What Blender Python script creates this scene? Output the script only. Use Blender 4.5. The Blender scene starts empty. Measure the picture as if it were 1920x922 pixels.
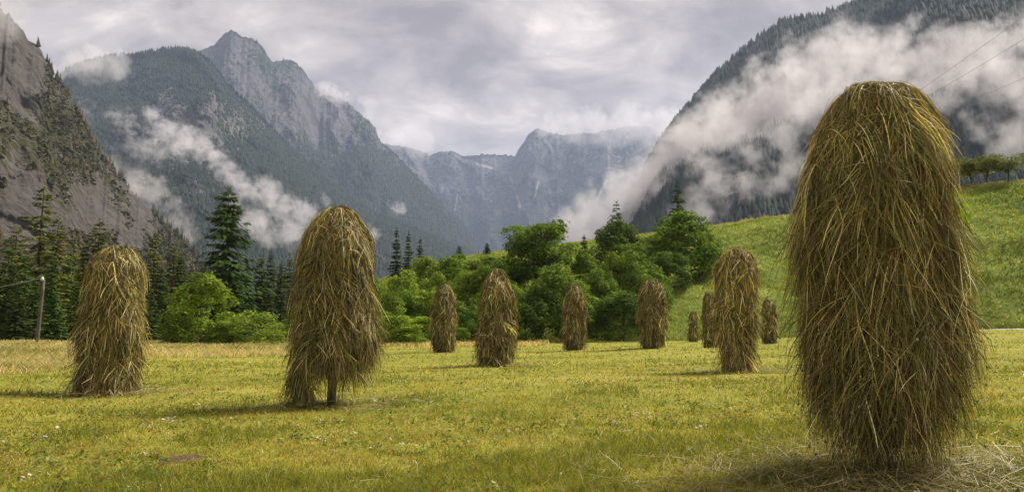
import bpy, math
import numpy as np
from math import pi, sin, cos, tan, radians

rng = np.random.default_rng(11)
W, H, F = 1920.0, 922.0, 1493.0        # photograph's frame and focal length in its pixels
CH, HY = 0.83, 630.0                   # camera height, horizon row
PITCH = math.atan((HY - H / 2) / F)
scene = bpy.context.scene
col = scene.collection

# ------------------------------------------------------------------ camera maths
def ray(px, py):
    a, b = (px - W / 2) / F, (H / 2 - py) / F
    return np.array([a, cos(PITCH) - b * sin(PITCH), sin(PITCH) + b * cos(PITCH)])

def azel(px, py):
    d = ray(px, py)
    return math.atan2(d[0], d[1]), d[2] / math.hypot(d[0], d[1])

def at(px, py, d):
    r = ray(px, py)
    k = d / math.hypot(r[0], r[1])
    return np.array([r[0] * k, r[1] * k, CH + r[2] * k])

def project(P):
    x, y, z = P[..., 0], P[..., 1], P[..., 2] - CH
    dep = np.maximum(y * cos(PITCH) + z * sin(PITCH), 1e-3)
    up = -y * sin(PITCH) + z * cos(PITCH)
    return W / 2 + F * x / dep, H / 2 - F * up / dep

# ------------------------------------------------------------------ noise
def _hash(ix, iy, seed):
    h = (ix.astype(np.int64) * 374761393 + iy.astype(np.int64) * 668265263 + seed * 1442695041) & 0xFFFFFFFF
    h = ((h ^ (h >> 13)) * 1274126177) & 0xFFFFFFFF
    h = h ^ (h >> 16)
    return (h & 0xFFFFFF) / float(0xFFFFFF)

def vnoise(x, y, seed=0):
    x, y = np.asarray(x, float), np.asarray(y, float)
    ix, iy = np.floor(x), np.floor(y)
    fx, fy = x - ix, y - iy
    fx, fy = fx * fx * fx * (fx * (fx * 6 - 15) + 10), fy * fy * fy * (fy * (fy * 6 - 15) + 10)
    a, b = _hash(ix, iy, seed), _hash(ix + 1, iy, seed)
    c, d = _hash(ix, iy + 1, seed), _hash(ix + 1, iy + 1, seed)
    return (a * (1 - fx) + b * fx) * (1 - fy) + (c * (1 - fx) + d * fx) * fy

def fbm(x, y, octs=4, seed=0, gain=0.5):
    s, a, n = 0.0, 1.0, 0.0
    for k in range(octs):
        s = s + a * vnoise(np.asarray(x) * 2 ** k + 17.3 * k, np.asarray(y) * 2 ** k - 9.1 * k, seed + k)
        n += a
        a *= gain
    return s / n

def ridged(x, y, octs=4, seed=0, gain=0.55):
    s, a, n = 0.0, 1.0, 0.0
    for k in range(octs):
        v = 1 - np.abs(2 * vnoise(np.asarray(x) * 2 ** k + 31.7 * k, np.asarray(y) * 2 ** k + 5.3 * k, seed + k) - 1)
        s = s + a * v * v
        n += a
        a *= gain
    return s / n

def sstep(a, b, x):
    t = np.clip((x - a) / (b - a), 0, 1)
    return t * t * (3 - 2 * t)

# ------------------------------------------------------------------ mesh + object helpers
def mesh(name, V, quads=None, tris=None, mat=None, parent=None, color=None, smooth=False, attrs=None):
    me = bpy.data.meshes.new(name)
    V = np.ascontiguousarray(V, dtype=np.float32).reshape(-1, 3)
    me.vertices.add(len(V))
    me.vertices.foreach_set('co', V.ravel())
    loops, starts, tot = [], [], 0
    for f, n in ((quads, 4), (tris, 3)):
        if f is not None and len(f):
            f = np.asarray(f, dtype=np.int32).reshape(-1, n)
            loops.append(f.ravel())
            starts.append(tot + np.arange(len(f), dtype=np.int32) * n)
            tot += f.size
    loops = np.concatenate(loops); starts = np.concatenate(starts)
    me.loops.add(len(loops)); me.loops.foreach_set('vertex_index', loops)
    me.polygons.add(len(starts)); me.polygons.foreach_set('loop_start', starts)
    if smooth:
        me.polygons.foreach_set('use_smooth', np.ones(len(starts), dtype=bool))
    me.update(calc_edges=True)
    if color is not None:
        c = np.ones((len(V), 4), dtype=np.float32)
        c[:, :3] = color
        at_ = me.color_attributes.new('tint', 'FLOAT_COLOR', 'POINT')
        at_.data.foreach_set('color', c.ravel())
    for k, v in (attrs or {}).items():
        a = me.attributes.new(k, 'FLOAT', 'POINT')
        a.data.foreach_set('value', np.ascontiguousarray(v, dtype=np.float32).ravel())
    if mat:
        me.materials.append(mat)
    o = bpy.data.objects.new(name, me)
    col.objects.link(o)
    if parent:
        o.parent = parent
    return o

def empty(name, loc):
    o = bpy.data.objects.new(name, None)
    o.empty_display_size = 0.3
    o.location = loc
    col.objects.link(o)
    return o

def tag(o, label, cat, group=None, kind=None):
    o['label'] = label; o['category'] = cat
    if group: o['group'] = group
    if kind: o['kind'] = kind
    return o

def copy_tree(o):
    c = o.copy(); col.objects.link(c)
    for ch in o.children:
        d = ch.copy(); col.objects.link(d); d.parent = c
    return c

def grid_quads(nr, nc, wrap=False):
    r = np.arange(nr - 1)[:, None]
    c = np.arange(nc if wrap else nc - 1)[None, :]
    c2 = (c + 1) % nc
    return np.stack([r * nc + c, r * nc + c2, (r + 1) * nc + c2, (r + 1) * nc + c], -1).reshape(-1, 4)

def tube(pts, radii, sides=8):
    pts = np.asarray(pts, float); n = len(pts)
    T = np.gradient(pts, axis=0); T /= np.linalg.norm(T, axis=1)[:, None] + 1e-9
    ref = np.array([0.31, 0.95, 0.05]) if abs(T[0][2]) > 0.7 else np.array([0, 0, 1.0])
    A = np.cross(T, ref); A /= np.linalg.norm(A, axis=1)[:, None]
    B = np.cross(T, A)
    a = np.linspace(0, 2 * pi, sides, endpoint=False)
    V = pts[:, None] + np.asarray(radii, float)[:, None, None] * (np.cos(a)[None, :, None] * A[:, None] + np.sin(a)[None, :, None] * B[:, None])
    q = grid_quads(n, sides, True)
    V = V.reshape(-1, 3)
    V = np.vstack([V, pts[:1], pts[-1:]])
    k = np.arange(sides)
    t1 = np.stack([np.full(sides, n * sides), (k + 1) % sides, k], -1)
    b = (n - 1) * sides
    t2 = np.stack([np.full(sides, n * sides + 1), b + k, b + (k + 1) % sides], -1)
    return V, q, np.vstack([t1, t2])

def merge(parts):
    Vs, Qs, Ts, off = [], [], [], 0
    for V, q, t in parts:
        Vs.append(V)
        if q is not None and len(q): Qs.append(np.asarray(q) + off)
        if t is not None and len(t): Ts.append(np.asarray(t) + off)
        off += len(V)
    return np.vstack(Vs), (np.vstack(Qs) if Qs else None), (np.vstack(Ts) if Ts else None)

def norm(v):
    return v / (np.linalg.norm(v, axis=-1, keepdims=True) + 1e-9)

# ------------------------------------------------------------------ materials
class NT:
    def __init__(self, name, world=False):
        if world:
            self.m = bpy.data.worlds.new(name)
        else:
            self.m = bpy.data.materials.new(name)
        self.m.use_nodes = True
        self.t = self.m.node_tree
        self.t.nodes.clear()
    def n(self, typ, **kw):
        nd = self.t.nodes.new(typ)
        for k, v in kw.items():
            if k.startswith('i_'):
                key = k[2:]
                nd.inputs[int(key) if key.isdigit() else key.replace('_', ' ')].default_value = v
            else:
                setattr(nd, k, v)
        return nd
    def l(self, a, ai, b, bi):
        self.t.links.new(a.outputs[ai], b.inputs[bi])
    def math(self, op, a, b=None, clamp=False):
        nd = self.t.nodes.new('ShaderNodeMath'); nd.operation = op; nd.use_clamp = clamp
        for i, s in enumerate((a, b)):
            if s is None: continue
            if isinstance(s, (int, float)): nd.inputs[i].default_value = s
            else: self.t.links.new(s, nd.inputs[i])
        return nd.outputs[0]
    def mix(self, fac, a, b, blend='MIX'):
        nd = self.t.nodes.new('ShaderNodeMix'); nd.data_type = 'RGBA'; nd.blend_type = blend
        for i, s in ((0, fac), (6, a), (7, b)):
            if isinstance(s, (int, float)): nd.inputs[i].default_value = s
            elif isinstance(s, tuple): nd.inputs[i].default_value = (*s, 1)
            else: self.t.links.new(s, nd.inputs[i])
        return nd.outputs[2]
    def noise(self, vec, scale, detail=4, rough=0.55, dist=0.0):
        nd = self.n('ShaderNodeTexNoise', i_Scale=scale, i_Detail=detail, i_Roughness=rough, i_Distortion=dist)
        if vec is not None: self.t.links.new(vec, nd.inputs['Vector'])
        return nd.outputs['Fac']
    def ramp(self, fac, stops):
        nd = self.t.nodes.new('ShaderNodeValToRGB')
        el = nd.color_ramp.elements
        while len(el) < len(stops): el.new(0.5)
        for e, (p, c) in zip(el, stops):
            e.position = p; e.color = (*c, 1) if isinstance(c, tuple) else (c, c, c, 1)
        self.t.links.new(fac, nd.inputs[0])
        return nd.outputs[0]
    def mapping(self, vec, scale=(1, 1, 1), rot=(0, 0, 0)):
        nd = self.n('ShaderNodeMapping')
        nd.inputs['Scale'].default_value = scale; nd.inputs['Rotation'].default_value = rot
        self.t.links.new(vec, nd.inputs['Vector'])
        return nd.outputs[0]
    def objco(self):
        return self.n('ShaderNodeTexCoord').outputs['Object']
    def bump(self, h, dist, strength=1.0):
        nd = self.n('ShaderNodeBump', i_Strength=strength, i_Distance=dist)
        self.t.links.new(h, nd.inputs['Height'])
        return nd.outputs[0]
    def attr(self, name):
        return self.n('ShaderNodeAttribute', attribute_name=name)
    def out(self, shader, sock='Surface'):
        o = self.n('ShaderNodeOutputMaterial')
        self.t.links.new(shader, o.inputs[sock])
        return self.m
    def principled(self, color, rough=0.9, normal=None, spec=0.2):
        nd = self.n('ShaderNodeBsdfPrincipled', i_Roughness=rough)
        nd.inputs['Specular IOR Level'].default_value = spec
        if isinstance(color, tuple): nd.inputs['Base Color'].default_value = (*color, 1)
        else: self.t.links.new(color, nd.inputs['Base Color'])
        if normal is not None: self.t.links.new(normal, nd.inputs['Normal'])
        return nd.outputs[0]

def leaf_material(name, trans=0.35, gain=1.0, spec=0.25, rough=0.55, hue=None):
    """blades, hay and leaves: colour of each blade is stored on the mesh, some light passes through"""
    k = NT(name)
    a = k.attr('tint').outputs['Color']
    oi = k.n('ShaderNodeObjectInfo').outputs['Random']
    v = k.math('ADD', k.math('MULTIPLY', oi, 0.35), 0.82 * gain)
    hs = k.n('ShaderNodeHueSaturation'); k.t.links.new(a, hs.inputs['Color']); k.t.links.new(v, hs.inputs['Value'])
    c = hs.outputs[0]
    p = k.principled(c, rough, None, spec)
    t = k.n('ShaderNodeBsdfTranslucent')
    tc = k.mix(1.0, c, (1.25, 1.15, 0.6), 'MULTIPLY')
    k.t.links.new(tc, t.inputs[0])
    mx = k.n('ShaderNodeMixShader', i_Fac=trans)
    k.t.links.new(p, mx.inputs[1]); k.t.links.new(t.outputs[0], mx.inputs[2])
    return k.out(mx.outputs[0])

def bark_material(name, c1, c2):
    k = NT(name); co = k.objco()
    n = k.noise(k.mapping(co, (6, 6, 1.2)), 3.0, 5, 0.65)
    c = k.ramp(n, [(0.3, c1), (0.7, c2)])
    return k.out(k.principled(c, 0.9, k.bump(n, 0.02, 0.8)))

M = {}
M['hay'] = leaf_material('dry_hay', 0.16, 1.0, 0.25, 0.5)
M['blade'] = leaf_material('grass_blade', 0.38, 1.0, 0.1, 0.6)
M['leaf'] = leaf_material('leaf', 0.40, 1.0, 0.08, 0.75)
M['needle'] = leaf_material('needle', 0.18, 1.0, 0.06, 0.8)
M['bark'] = bark_material('bark', (0.035, 0.028, 0.02), (0.12, 0.10, 0.08))
M['post'] = bark_material('weathered_post', (0.05, 0.04, 0.03), (0.17, 0.14, 0.105))

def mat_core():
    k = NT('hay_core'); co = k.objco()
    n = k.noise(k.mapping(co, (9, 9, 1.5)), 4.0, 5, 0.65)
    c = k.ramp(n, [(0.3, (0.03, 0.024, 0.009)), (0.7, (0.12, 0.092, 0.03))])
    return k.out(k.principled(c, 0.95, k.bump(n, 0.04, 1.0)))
M['core'] = mat_core()

def mat_ground():
    k = NT('meadow'); co = k.objco()
    big = k.noise(co, 0.16, 3, 0.5)
    band = k.noise(k.mapping(co, (0.25, 1.1, 1)), 0.55, 4, 0.6, 0.6)
    mid = k.noise(co, 2.1, 4, 0.6)
    fine = k.noise(co, 30, 4, 0.7)
    f = k.math('ADD', k.math('MULTIPLY', band, 0.45), k.math('ADD', k.math('MULTIPLY', mid, 0.3), k.math('MULTIPLY', fine, 0.25)))
    c = k.ramp(f, [(0.30, (0.085, 0.10, 0.014)), (0.46, (0.21, 0.22, 0.030)), (0.56, (0.30, 0.27, 0.048)), (0.72, (0.42, 0.34, 0.11))])
    c2 = k.mix(k.ramp(big, [(0.4, 0.0), (0.65, 1.0)]), c, k.mix(0.35, c, (0.18, 0.19, 0.025)))
    h = k.math('ADD', k.math('MULTIPLY', mid, 0.5), k.math('MULTIPLY', fine, 0.5))
    return k.out(k.principled(c2, 0.95, k.bump(h, 0.06, 0.9), 0.1))
M['ground'] = mat_ground()

def mat_hill():
    k = NT('hill_grass'); co = k.objco()
    a = k.noise(co, 0.12, 4, 0.6)
    b = k.noise(co, 0.9, 5, 0.65)
    f = k.math('ADD', k.math('MULTIPLY', a, 0.45), k.math('MULTIPLY', b, 0.55))
    c = k.ramp(f, [(0.32, (0.06, 0.096, 0.014)), (0.5, (0.15, 0.185, 0.028)), (0.68, (0.28, 0.275, 0.062))])
    top = k.attr('top').outputs['Fac']
    c = k.mix(top, c, (0.30, 0.27, 0.12))
    return k.out(k.principled(c, 0.95, k.bump(f, 0.35, 1.0), 0.1))
M['hill'] = mat_hill()

def mat_track():
    k = NT('gravel_track'); co = k.objco()
    n = k.noise(co, 5.0, 5, 0.7)
    c = k.ramp(n, [(0.3, (0.26, 0.23, 0.16)), (0.7, (0.46, 0.42, 0.33))])
    return k.out(k.principled(c, 0.95, k.bump(n, 0.03, 0.8)))
M['track'] = mat_track()

def mat_earth():
    k = NT('bare_earth'); co = k.objco()
    n = k.noise(co, 14.0, 5, 0.7)
    c = k.ramp(n, [(0.3, (0.055, 0.033, 0.018)), (0.7, (0.17, 0.105, 0.055))])
    return k.out(k.principled(c, 0.95, k.bump(n, 0.03, 1.0)))
M['earth'] = mat_earth()

def mat_mountain(name, rock_a, rock_b, wood_a, wood_b, scale, scree=(0.40, 0.375, 0.35)):
    k = NT(name); co = k.objco()
    n1 = k.noise(k.mapping(co, (1, 1, 0.45)), 0.012 * scale, 6, 0.62)
    n2 = k.noise(k.mapping(co, (1.5, 1.5, 0.55)), 0.05 * scale, 8, 0.72, 0.4)
    n3 = k.noise(k.mapping(co, (0.3, 0.3, 2.0)), 0.03 * scale, 4, 0.6)
    r = k.math('ADD', k.math('MULTIPLY', n2, 0.6), k.math('ADD', k.math('MULTIPLY', n1, 0.2), k.math('MULTIPLY', n3, 0.2)))
    rock = k.ramp(r, [(0.36, rock_a), (0.5, tuple((a + b) / 2 for a, b in zip(rock_a, rock_b))), (0.62, rock_b)])
    w = k.noise(co, 0.10 * scale, 5, 0.7)
    wood = k.ramp(w, [(0.35, wood_a), (0.65, wood_b)])
    m = k.math('ADD', k.attr('rock').outputs['Fac'], k.math('MULTIPLY', k.math('SUBTRACT', n2, 0.5), 2.6))
    f = k.ramp(m, [(0.40, 0.0), (0.60, 1.0)])
    c = k.mix(f, wood, rock)
    sc = k.math('ADD', k.attr('scree').outputs['Fac'], k.math('MULTIPLY', k.math('SUBTRACT', n1, 0.5), 0.8))
    c = k.mix(k.ramp(sc, [(0.35, 0.0), (0.7, 1.0)]), c, scree)
    hgt = k.math('ADD', k.math('MULTIPLY', n2, 0.75), k.math('MULTIPLY', w, 0.25))
    return k.out(k.principled(c, 0.95, k.bump(hgt, 26.0 / scale, 1.0), 0.05))

# ------------------------------------------------------------------ world, sun, camera
SUN_AZ, SUN_EL = radians(60), radians(48)      # azimuth clockwise from the viewing direction (+Y)
def build_world():
    k = NT('World', True); scene.world = k.m
    g = k.n('ShaderNodeTexCoord').outputs['Generated']
    sp = k.n('ShaderNodeSeparateXYZ'); k.t.links.new(g, sp.inputs[0])
    z = k.math('ADD', k.math('MAXIMUM', sp.outputs[2], 0.0), 0.42)
    cb = k.n('ShaderNodeCombineXYZ')
    k.t.links.new(k.math('DIVIDE', sp.outputs[0], z), cb.inputs[0])
    k.t.links.new(k.math('DIVIDE', sp.outputs[1], z), cb.inputs[1])
    n1 = k.noise(k.mapping(cb.outputs[0], (1.0, 1.35, 1)), 5.0, 8, 0.60, 0.35)
    n2 = k.noise(k.mapping(cb.outputs[0], (1.0, 1.5, 1)), 1.7, 3, 0.5)
    f = k.math('ADD', k.math('MULTIPLY', n1, 0.62), k.math('MULTIPLY', n2, 0.38))
    cl = k.ramp(f, [(0.40, (0.150, 0.118, 0.102)), (0.47, (0.235, 0.191, 0.167)), (0.55, (0.36, 0.30, 0.26)), (0.65, (0.64, 0.55, 0.48))])
    sky = k.n('ShaderNodeTexSky', sky_type='NISHITA', sun_disc=False)
    sky.sun_elevation = SUN_EL; sky.sun_rotation = SUN_AZ
    sk = k.mix(1.0, sky.outputs[0], (0.10, 0.10, 0.10), 'MULTIPLY')
    c = k.mix(0.94, sk, cl)
    bg = k.n('ShaderNodeBackground', i_Strength=1.0)
    k.t.links.new(c, bg.inputs[0])
    o = k.n('ShaderNodeOutputWorld'); k.t.links.new(bg.outputs[0], o.inputs[0])
build_world()

sl = bpy.data.lights.new('sun', 'SUN'); sl.energy = 3.8; sl.angle = radians(17); sl.color = (1.0, 0.945, 0.85)
so = bpy.data.objects.new('sun', sl); col.objects.link(so)
so.rotation_euler = (pi / 2 - SUN_EL, 0, pi - SUN_AZ)
so.location = (60, 60, 90)

cam = bpy.data.cameras.new('camera'); co_ = bpy.data.objects.new('camera', cam); col.objects.link(co_)
cam.sensor_width = 36; cam.lens = F * 36 / W; cam.clip_start = 0.05; cam.clip_end = 40000
co_.location = (0, 0, CH); co_.rotation_euler = (pi / 2 + PITCH, 0, 0)
scene.camera = co_

# ------------------------------------------------------------------ the field
STACKS = [  # px centre, base row, distance
    (1650, 880, 4.96), (622, 758, 9.55), (205, 738, 12.8), (930, 688, 19.4), (832, 662, 27.8), (1078, 656, 29.0),
    (1223, 652, 28.0), (1383, 696, 15.4), (1443, 644, 40.0), (1300, 641, 46.0), (1331, 655, 31.0)]
ctrl = [at(px, py, d) for px, py, d in STACKS]
for px, py, d in ((60, 648, 40), (300, 648, 42), (560, 649, 40), (740, 648, 42), (960, 642, 46), (1890, 690, 17), (1890, 618, 46), (1300, 638, 50), (2300, 610, 50), (-500, 650, 35), (10, 700, 18)):
    ctrl.append(at(px, py, d))
ctrl += [np.array(p) for p in ((0, 2, 0.0), (-6, 0, 0.0), (6, 0, 0.02), (0, -20, 0.0), (0, 6, 0.0), (0, 90, 0.8), (-60, 70, 0.5), (60, 90, 1.5))]
ctrl = np.array(ctrl, float)
_n = len(ctrl)
_A = np.zeros((_n + 3, _n + 3))
_A[:_n, :_n] = -np.linalg.norm(ctrl[:, None, :2] - ctrl[None, :, :2], axis=2)
_A[:_n, :_n] -= np.eye(_n) * 0.2
_A[:_n, _n] = 1; _A[:_n, _n + 1:] = ctrl[:, :2]; _A[_n:, :_n] = _A[:_n, _n:].T
_w = np.linalg.solve(_A, np.concatenate([ctrl[:, 2], np.zeros(3)]))

def field_z(x, y):
    x, y = np.asarray(x, float), np.asarray(y, float)
    sh = x.shape
    x, y = x.ravel(), y.ravel()
    r = np.hypot(x, y); k = np.minimum(1, 110.0 / np.maximum(r, 1e-6)); X, Y = x * k, y * k
    z = _w[_n] + _w[_n + 1] * X + _w[_n + 2] * Y
    for i in range(_n):
        z = z - _w[i] * np.hypot(X - ctrl[i, 0], Y - ctrl[i, 1])
    z = z * (1 - sstep(70, 110, r)) + 0.4 * sstep(70, 110, r)
    z = z + (fbm(x * 0.7, y * 0.7, 3, 5) - 0.5) * 0.11 * (1 - sstep(60, 100, r)) + (fbm(x * 0.25, y * 0.25, 2, 8) - 0.5) * 0.10 * sstep(8, 16, r) * (1 - sstep(60, 100, r))
    return z.reshape(sh)

def build_ground():
    fine = np.linspace(radians(-50), radians(50), 420)
    rest = np.linspace(radians(50), radians(310), 80)[1:-1]
    az = np.concatenate([fine, rest])
    r = np.concatenate([np.linspace(0.15, 1.5, 10)[:-1], np.geomspace(1.5, 110, 300), np.geomspace(115, 12000, 40)])
    x = r[:, None] * np.sin(az)[None]; y = r[:, None] * np.cos(az)[None]
    V = np.stack([x, y, field_z(x, y)], -1).reshape(-1, 3)
    q = grid_quads(len(r), len(az), True)
    c = len(V); V = np.vstack([V, [[0, 0, float(field_z(0, 0))]]])
    k = np.arange(len(az))
    t = np.stack([np.full(len(az), c), (k + 1) % len(az), k], -1)
    o = mesh('ground', V, q[:, ::-1], t[:, ::-1], M['ground'], smooth=True)
    o['kind'] = 'structure'; o['label'] = 'mown yellow green meadow floor'; o['category'] = 'field'
build_ground()

# ------------------------------------------------------------------ the grassy bank on the right
HB = [(300, 95), (620, 70), (760, 62), (900, 54), (990, 49), (1290, 50), (1500, 51), (1900, 49), (2300, 48), (2900, 46)]
HR = [(300, 625, 110), (520, 600, 105), (620, 560, 100), (760, 508, 98), (860, 484, 96), (920, 474, 95), (1000, 464, 94), (1100, 452, 92), (1350, 421, 88),
      (1410, 411, 87), (1470, 405, 86), (1600, 384, 84), (1800, 350, 80), (1860, 343, 79), (1920, 340, 78), (2300, 310, 74), (2900, 300, 70)]
_hb_az = np.array([azel(p, 630)[0] for p, d in HB]); _hb_d = np.array([d for p, d in HB], float)
_hr = np.array([(*azel(p, y), d) for p, y, d in HR])

def hill_polar(az, d):
    db = np.interp(az, _hb_az, _hb_d)
    dr = np.interp(az, _hr[:, 0], _hr[:, 2]); te = np.interp(az, _hr[:, 0], _hr[:, 1])
    zb = field_z(db * np.sin(az), db * np.cos(az)) - 0.06
    zr = CH + te * dr
    t = (d - db) / (dr - db)
    tt = np.clip(t, 0, 1)
    g = 0.30 * (1 - (1 - tt) ** 2) + 0.70 * tt ** 0.92
    x, y = d * np.sin(az), d * np.cos(az)
    bump = (fbm(x * 0.16, y * 0.16, 4, 21) - 0.5) * 1.5 * np.sin(np.clip(tt, 0, 1) * pi) ** 0.6 + (fbm(x * 0.8, y * 0.8, 3, 23) - 0.5) * 0.3 * sstep(0, 0.06, tt)
    z = zb + (zr - zb) * g + bump
    back = np.clip((d - dr) / 160.0, 0, 1)
    z = np.where(t > 1, zr + bump + (0 - zr) * sstep(0.05, 1.0, back), z)
    return z, t

def land_z(x, y):
    az, d = np.arctan2(x, y), np.hypot(x, y)
    zf = field_z(x, y)
    zh, t = hill_polar(az, d)
    ok = (az > _hb_az[0]) & (az < _hb_az[-1]) & (t > 0)
    return np.where(ok, np.maximum(zf, zh), zf)

def build_hill():
    nA = 300
    az = np.linspace(_hb_az[0], _hb_az[-1], nA)
    db = np.interp(az, _hb_az, _hb_d); dr = np.interp(az, _hr[:, 0], _hr[:, 2])
    ts = np.concatenate([np.linspace(0, 1, 90), 1 + np.geomspace(0.02, 4.0, 24)])
    d = db[None] + (dr - db)[None] * np.minimum(ts, 1)[:, None] + np.maximum(ts - 1, 0)[:, None] * 40
    A = np.broadcast_to(az[None], d.shape)
    z, t = hill_polar(A, d)
    z = np.where(ts[:, None] <= 0, z - 0.3, z)
    V = np.stack([d * np.sin(A), d * np.cos(A), z], -1).reshape(-1, 3)
    top = (sstep(0.93, 1.0, t) * (0.35 + 0.65 * fbm(A * 60, t * 3, 3, 31))).ravel()
    o = mesh('hill', V, grid_quads(len(ts), nA)[:, ::-1], None, M['hill'], smooth=True, attrs={'top': top})
    o['kind'] = 'structure'; o['label'] = 'steep green grass bank rising on the right'; o['category'] = 'hill'
build_hill()

def build_track():
    az = np.linspace(azel(1700, 630)[0], azel(2250, 630)[0], 90)
    d0 = np.interp(az, _hb_az, _hb_d)
    u = np.linspace(0, 1, 8)
    d = d0[None] - 3.2 + 3.0 * u[:, None] + (fbm(az * 80, 0 * az, 3, 3)[None] - 0.5) * 0.8
    x, y = d * np.sin(az)[None], d * np.cos(az)[None]
    z = field_z(x, y) + 0.03
    z[0] -= 0.06; z[-1] -= 0.06
    o = mesh('path', np.stack([x, y, z], -1), grid_quads(8, 90)[:, ::-1], None, M['track'], smooth=True)
    o['kind'] = 'structure'; o['label'] = 'pale gravel path at the foot of the bank'; o['category'] = 'path'
build_track()

def build_earth():
    p = at(335, 840, 5.9)
    a = np.linspace(0, 2 * pi, 28, endpoint=False); r = np.linspace(0, 1, 7)[1:]
    rad = (0.7 + 0.6 * fbm(np.cos(a) * 1.7 + 5, np.sin(a) * 1.7, 3, 4))
    x = p[0] + r[:, None] * 0.20 * (rad * np.cos(a))[None]; y = p[1] + r[:, None] * 0.20 * (rad * np.sin(a))[None]
    z = field_z(x, y) + 0.03 * (1 - r[:, None] ** 2) * (0.5 + fbm(x * 18, y * 18, 3, 6)) - 0.008 * (r[:, None] > 0.9)
    V = np.vstack([np.stack([x, y, z], -1).reshape(-1, 3), [[p[0], p[1], float(field_z(p[0], p[1])) + 0.03]]])
    k = np.arange(28)
    t = np.stack([np.full(28, len(V) - 1), k, (k + 1) % 28], -1)
    o = mesh('bare_earth', V, grid_quads(6, 28, True)[:, ::-1], t, M['earth'], smooth=True)
    tag(o, 'small brown patch of bare earth in the short grass', 'bare earth', kind='structure')
build_earth()

# ------------------------------------------------------------------ blades, straws, ribbons
def ribbons(P, width, side):
    """P (N,K,3) centre lines, width (N,K), side (N,3) -> verts, quads"""
    N, K, _ = P.shape
    T = np.gradient(P, axis=1)
    S = norm(np.cross(T, side[:, None, :] * np.ones((1, K, 1))))
    L = P - S * width[..., None] / 2; R = P + S * width[..., None] / 2
    V = np.stack([L, R], 2).reshape(N, K * 2, 3)
    k = np.arange(K - 1)
    q = np.stack([2 * k, 2 * k + 1, 2 * k + 3, 2 * k + 2], -1)
    Q = (np.arange(N)[:, None, None] * (2 * K) + q[None]).reshape(-1, 4)
    return V.reshape(-1, 3), Q

def pick_colors(n, table, r):
    w = np.array([t[0] for t in table], float); w /= w.sum()
    idx = r.choice(len(table), n, p=w)
    c = np.array([t[1] for t in table])[idx]
    return c * r.uniform(0.72, 1.28, (n, 1)) * r.uniform(0.94, 1.06, (n, 3))

def blades(P0, length, width, r, lean=0.6, K=3):
    n = len(P0)
    a = r.uniform(0, 2 * pi, n); ln = np.abs(r.normal(0, lean, n)).clip(0, 1.35)
    d0 = np.stack([np.cos(a) * np.sin(ln), np.sin(a) * np.sin(ln), np.cos(ln)], -1)
    P = [P0]; d = d0
    for k in range(K - 1):
        P.append(P[-1] + d * (length / (K - 1))[:, None])
        d = norm(d + np.stack([np.cos(a) * 0.35, np.sin(a) * 0.35, -0.25 * np.ones(n)], -1))
    P = np.stack(P, 1)
    wd = width[:, None] * np.linspace(1, 0.25, K)[None]
    side = np.stack([-np.sin(a + r.normal(0, .7, n)), np.cos(a), r.normal(0, 0.3, n)], -1)
    side = norm(np.cross(d0, norm(np.stack([np.cos(a * 7.7), np.sin(a * 7.7), 0 * a], -1))))
    return ribbons(P, wd, side)

def leaf_quads(C, N, size, r, asp=0.6):
    n = len(C)
    a = norm(np.cross(N, norm(r.normal(0, 1, (n, 3)))))
    b = np.cross(N, a)
    s = size[:, None] if hasattr(size, '__len__') else size
    V = np.stack([C - a * s * 0.5, C + b * s * asp * 0.5 - N * s * 0.06, C + a * s * 0.5, C - b * s * asp * 0.5 - N * s * 0.06], 1)
    Q = np.arange(n * 4).reshape(-1, 4)
    return V.reshape(-1, 3), Q

GRASS = [(6.5, (0.293, 0.281, 0.035)), (4, (0.175, 0.219, 0.029)), (3, (0.418, 0.360, 0.064)), (2, (0.502, 0.408, 0.160)), (1.2, (0.098, 0.155, 0.024)), (0.5, (0.279, 0.169, 0.064)), (0.25, (0.697, 0.648, 0.480))]
TALL = [(5, (0.570, 0.448, 0.213)), (3, (0.728, 0.587, 0.345)), (2, (0.317, 0.309, 0.081)), (1.5, (0.190, 0.232, 0.051))]
BANK = [(4, (0.183, 0.268, 0.029)), (3, (0.289, 0.331, 0.041)), (2, (0.108, 0.182, 0.023)), (1.2, (0.514, 0.460, 0.098))]

def tall_zone(x, y):
    """how much of the uncut grass belt at the left and along the wood stands here"""
    d = np.hypot(x, y); az = np.arctan2(x, y)
    px = W / 2 + F * np.tan(az)
    edge = np.interp(px, [-900, 0, 130, 280, 420, 540, 700, 1000, 1060], [15, 17, 18.5, 24, 25, 27, 36, 39, 48])
    edge = edge + (fbm(x * 0.4, y * 0.4, 3, 77) - 0.5) * 3
    return sstep(-0.3, 0.8, d - edge) * (px < 1060)

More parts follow.
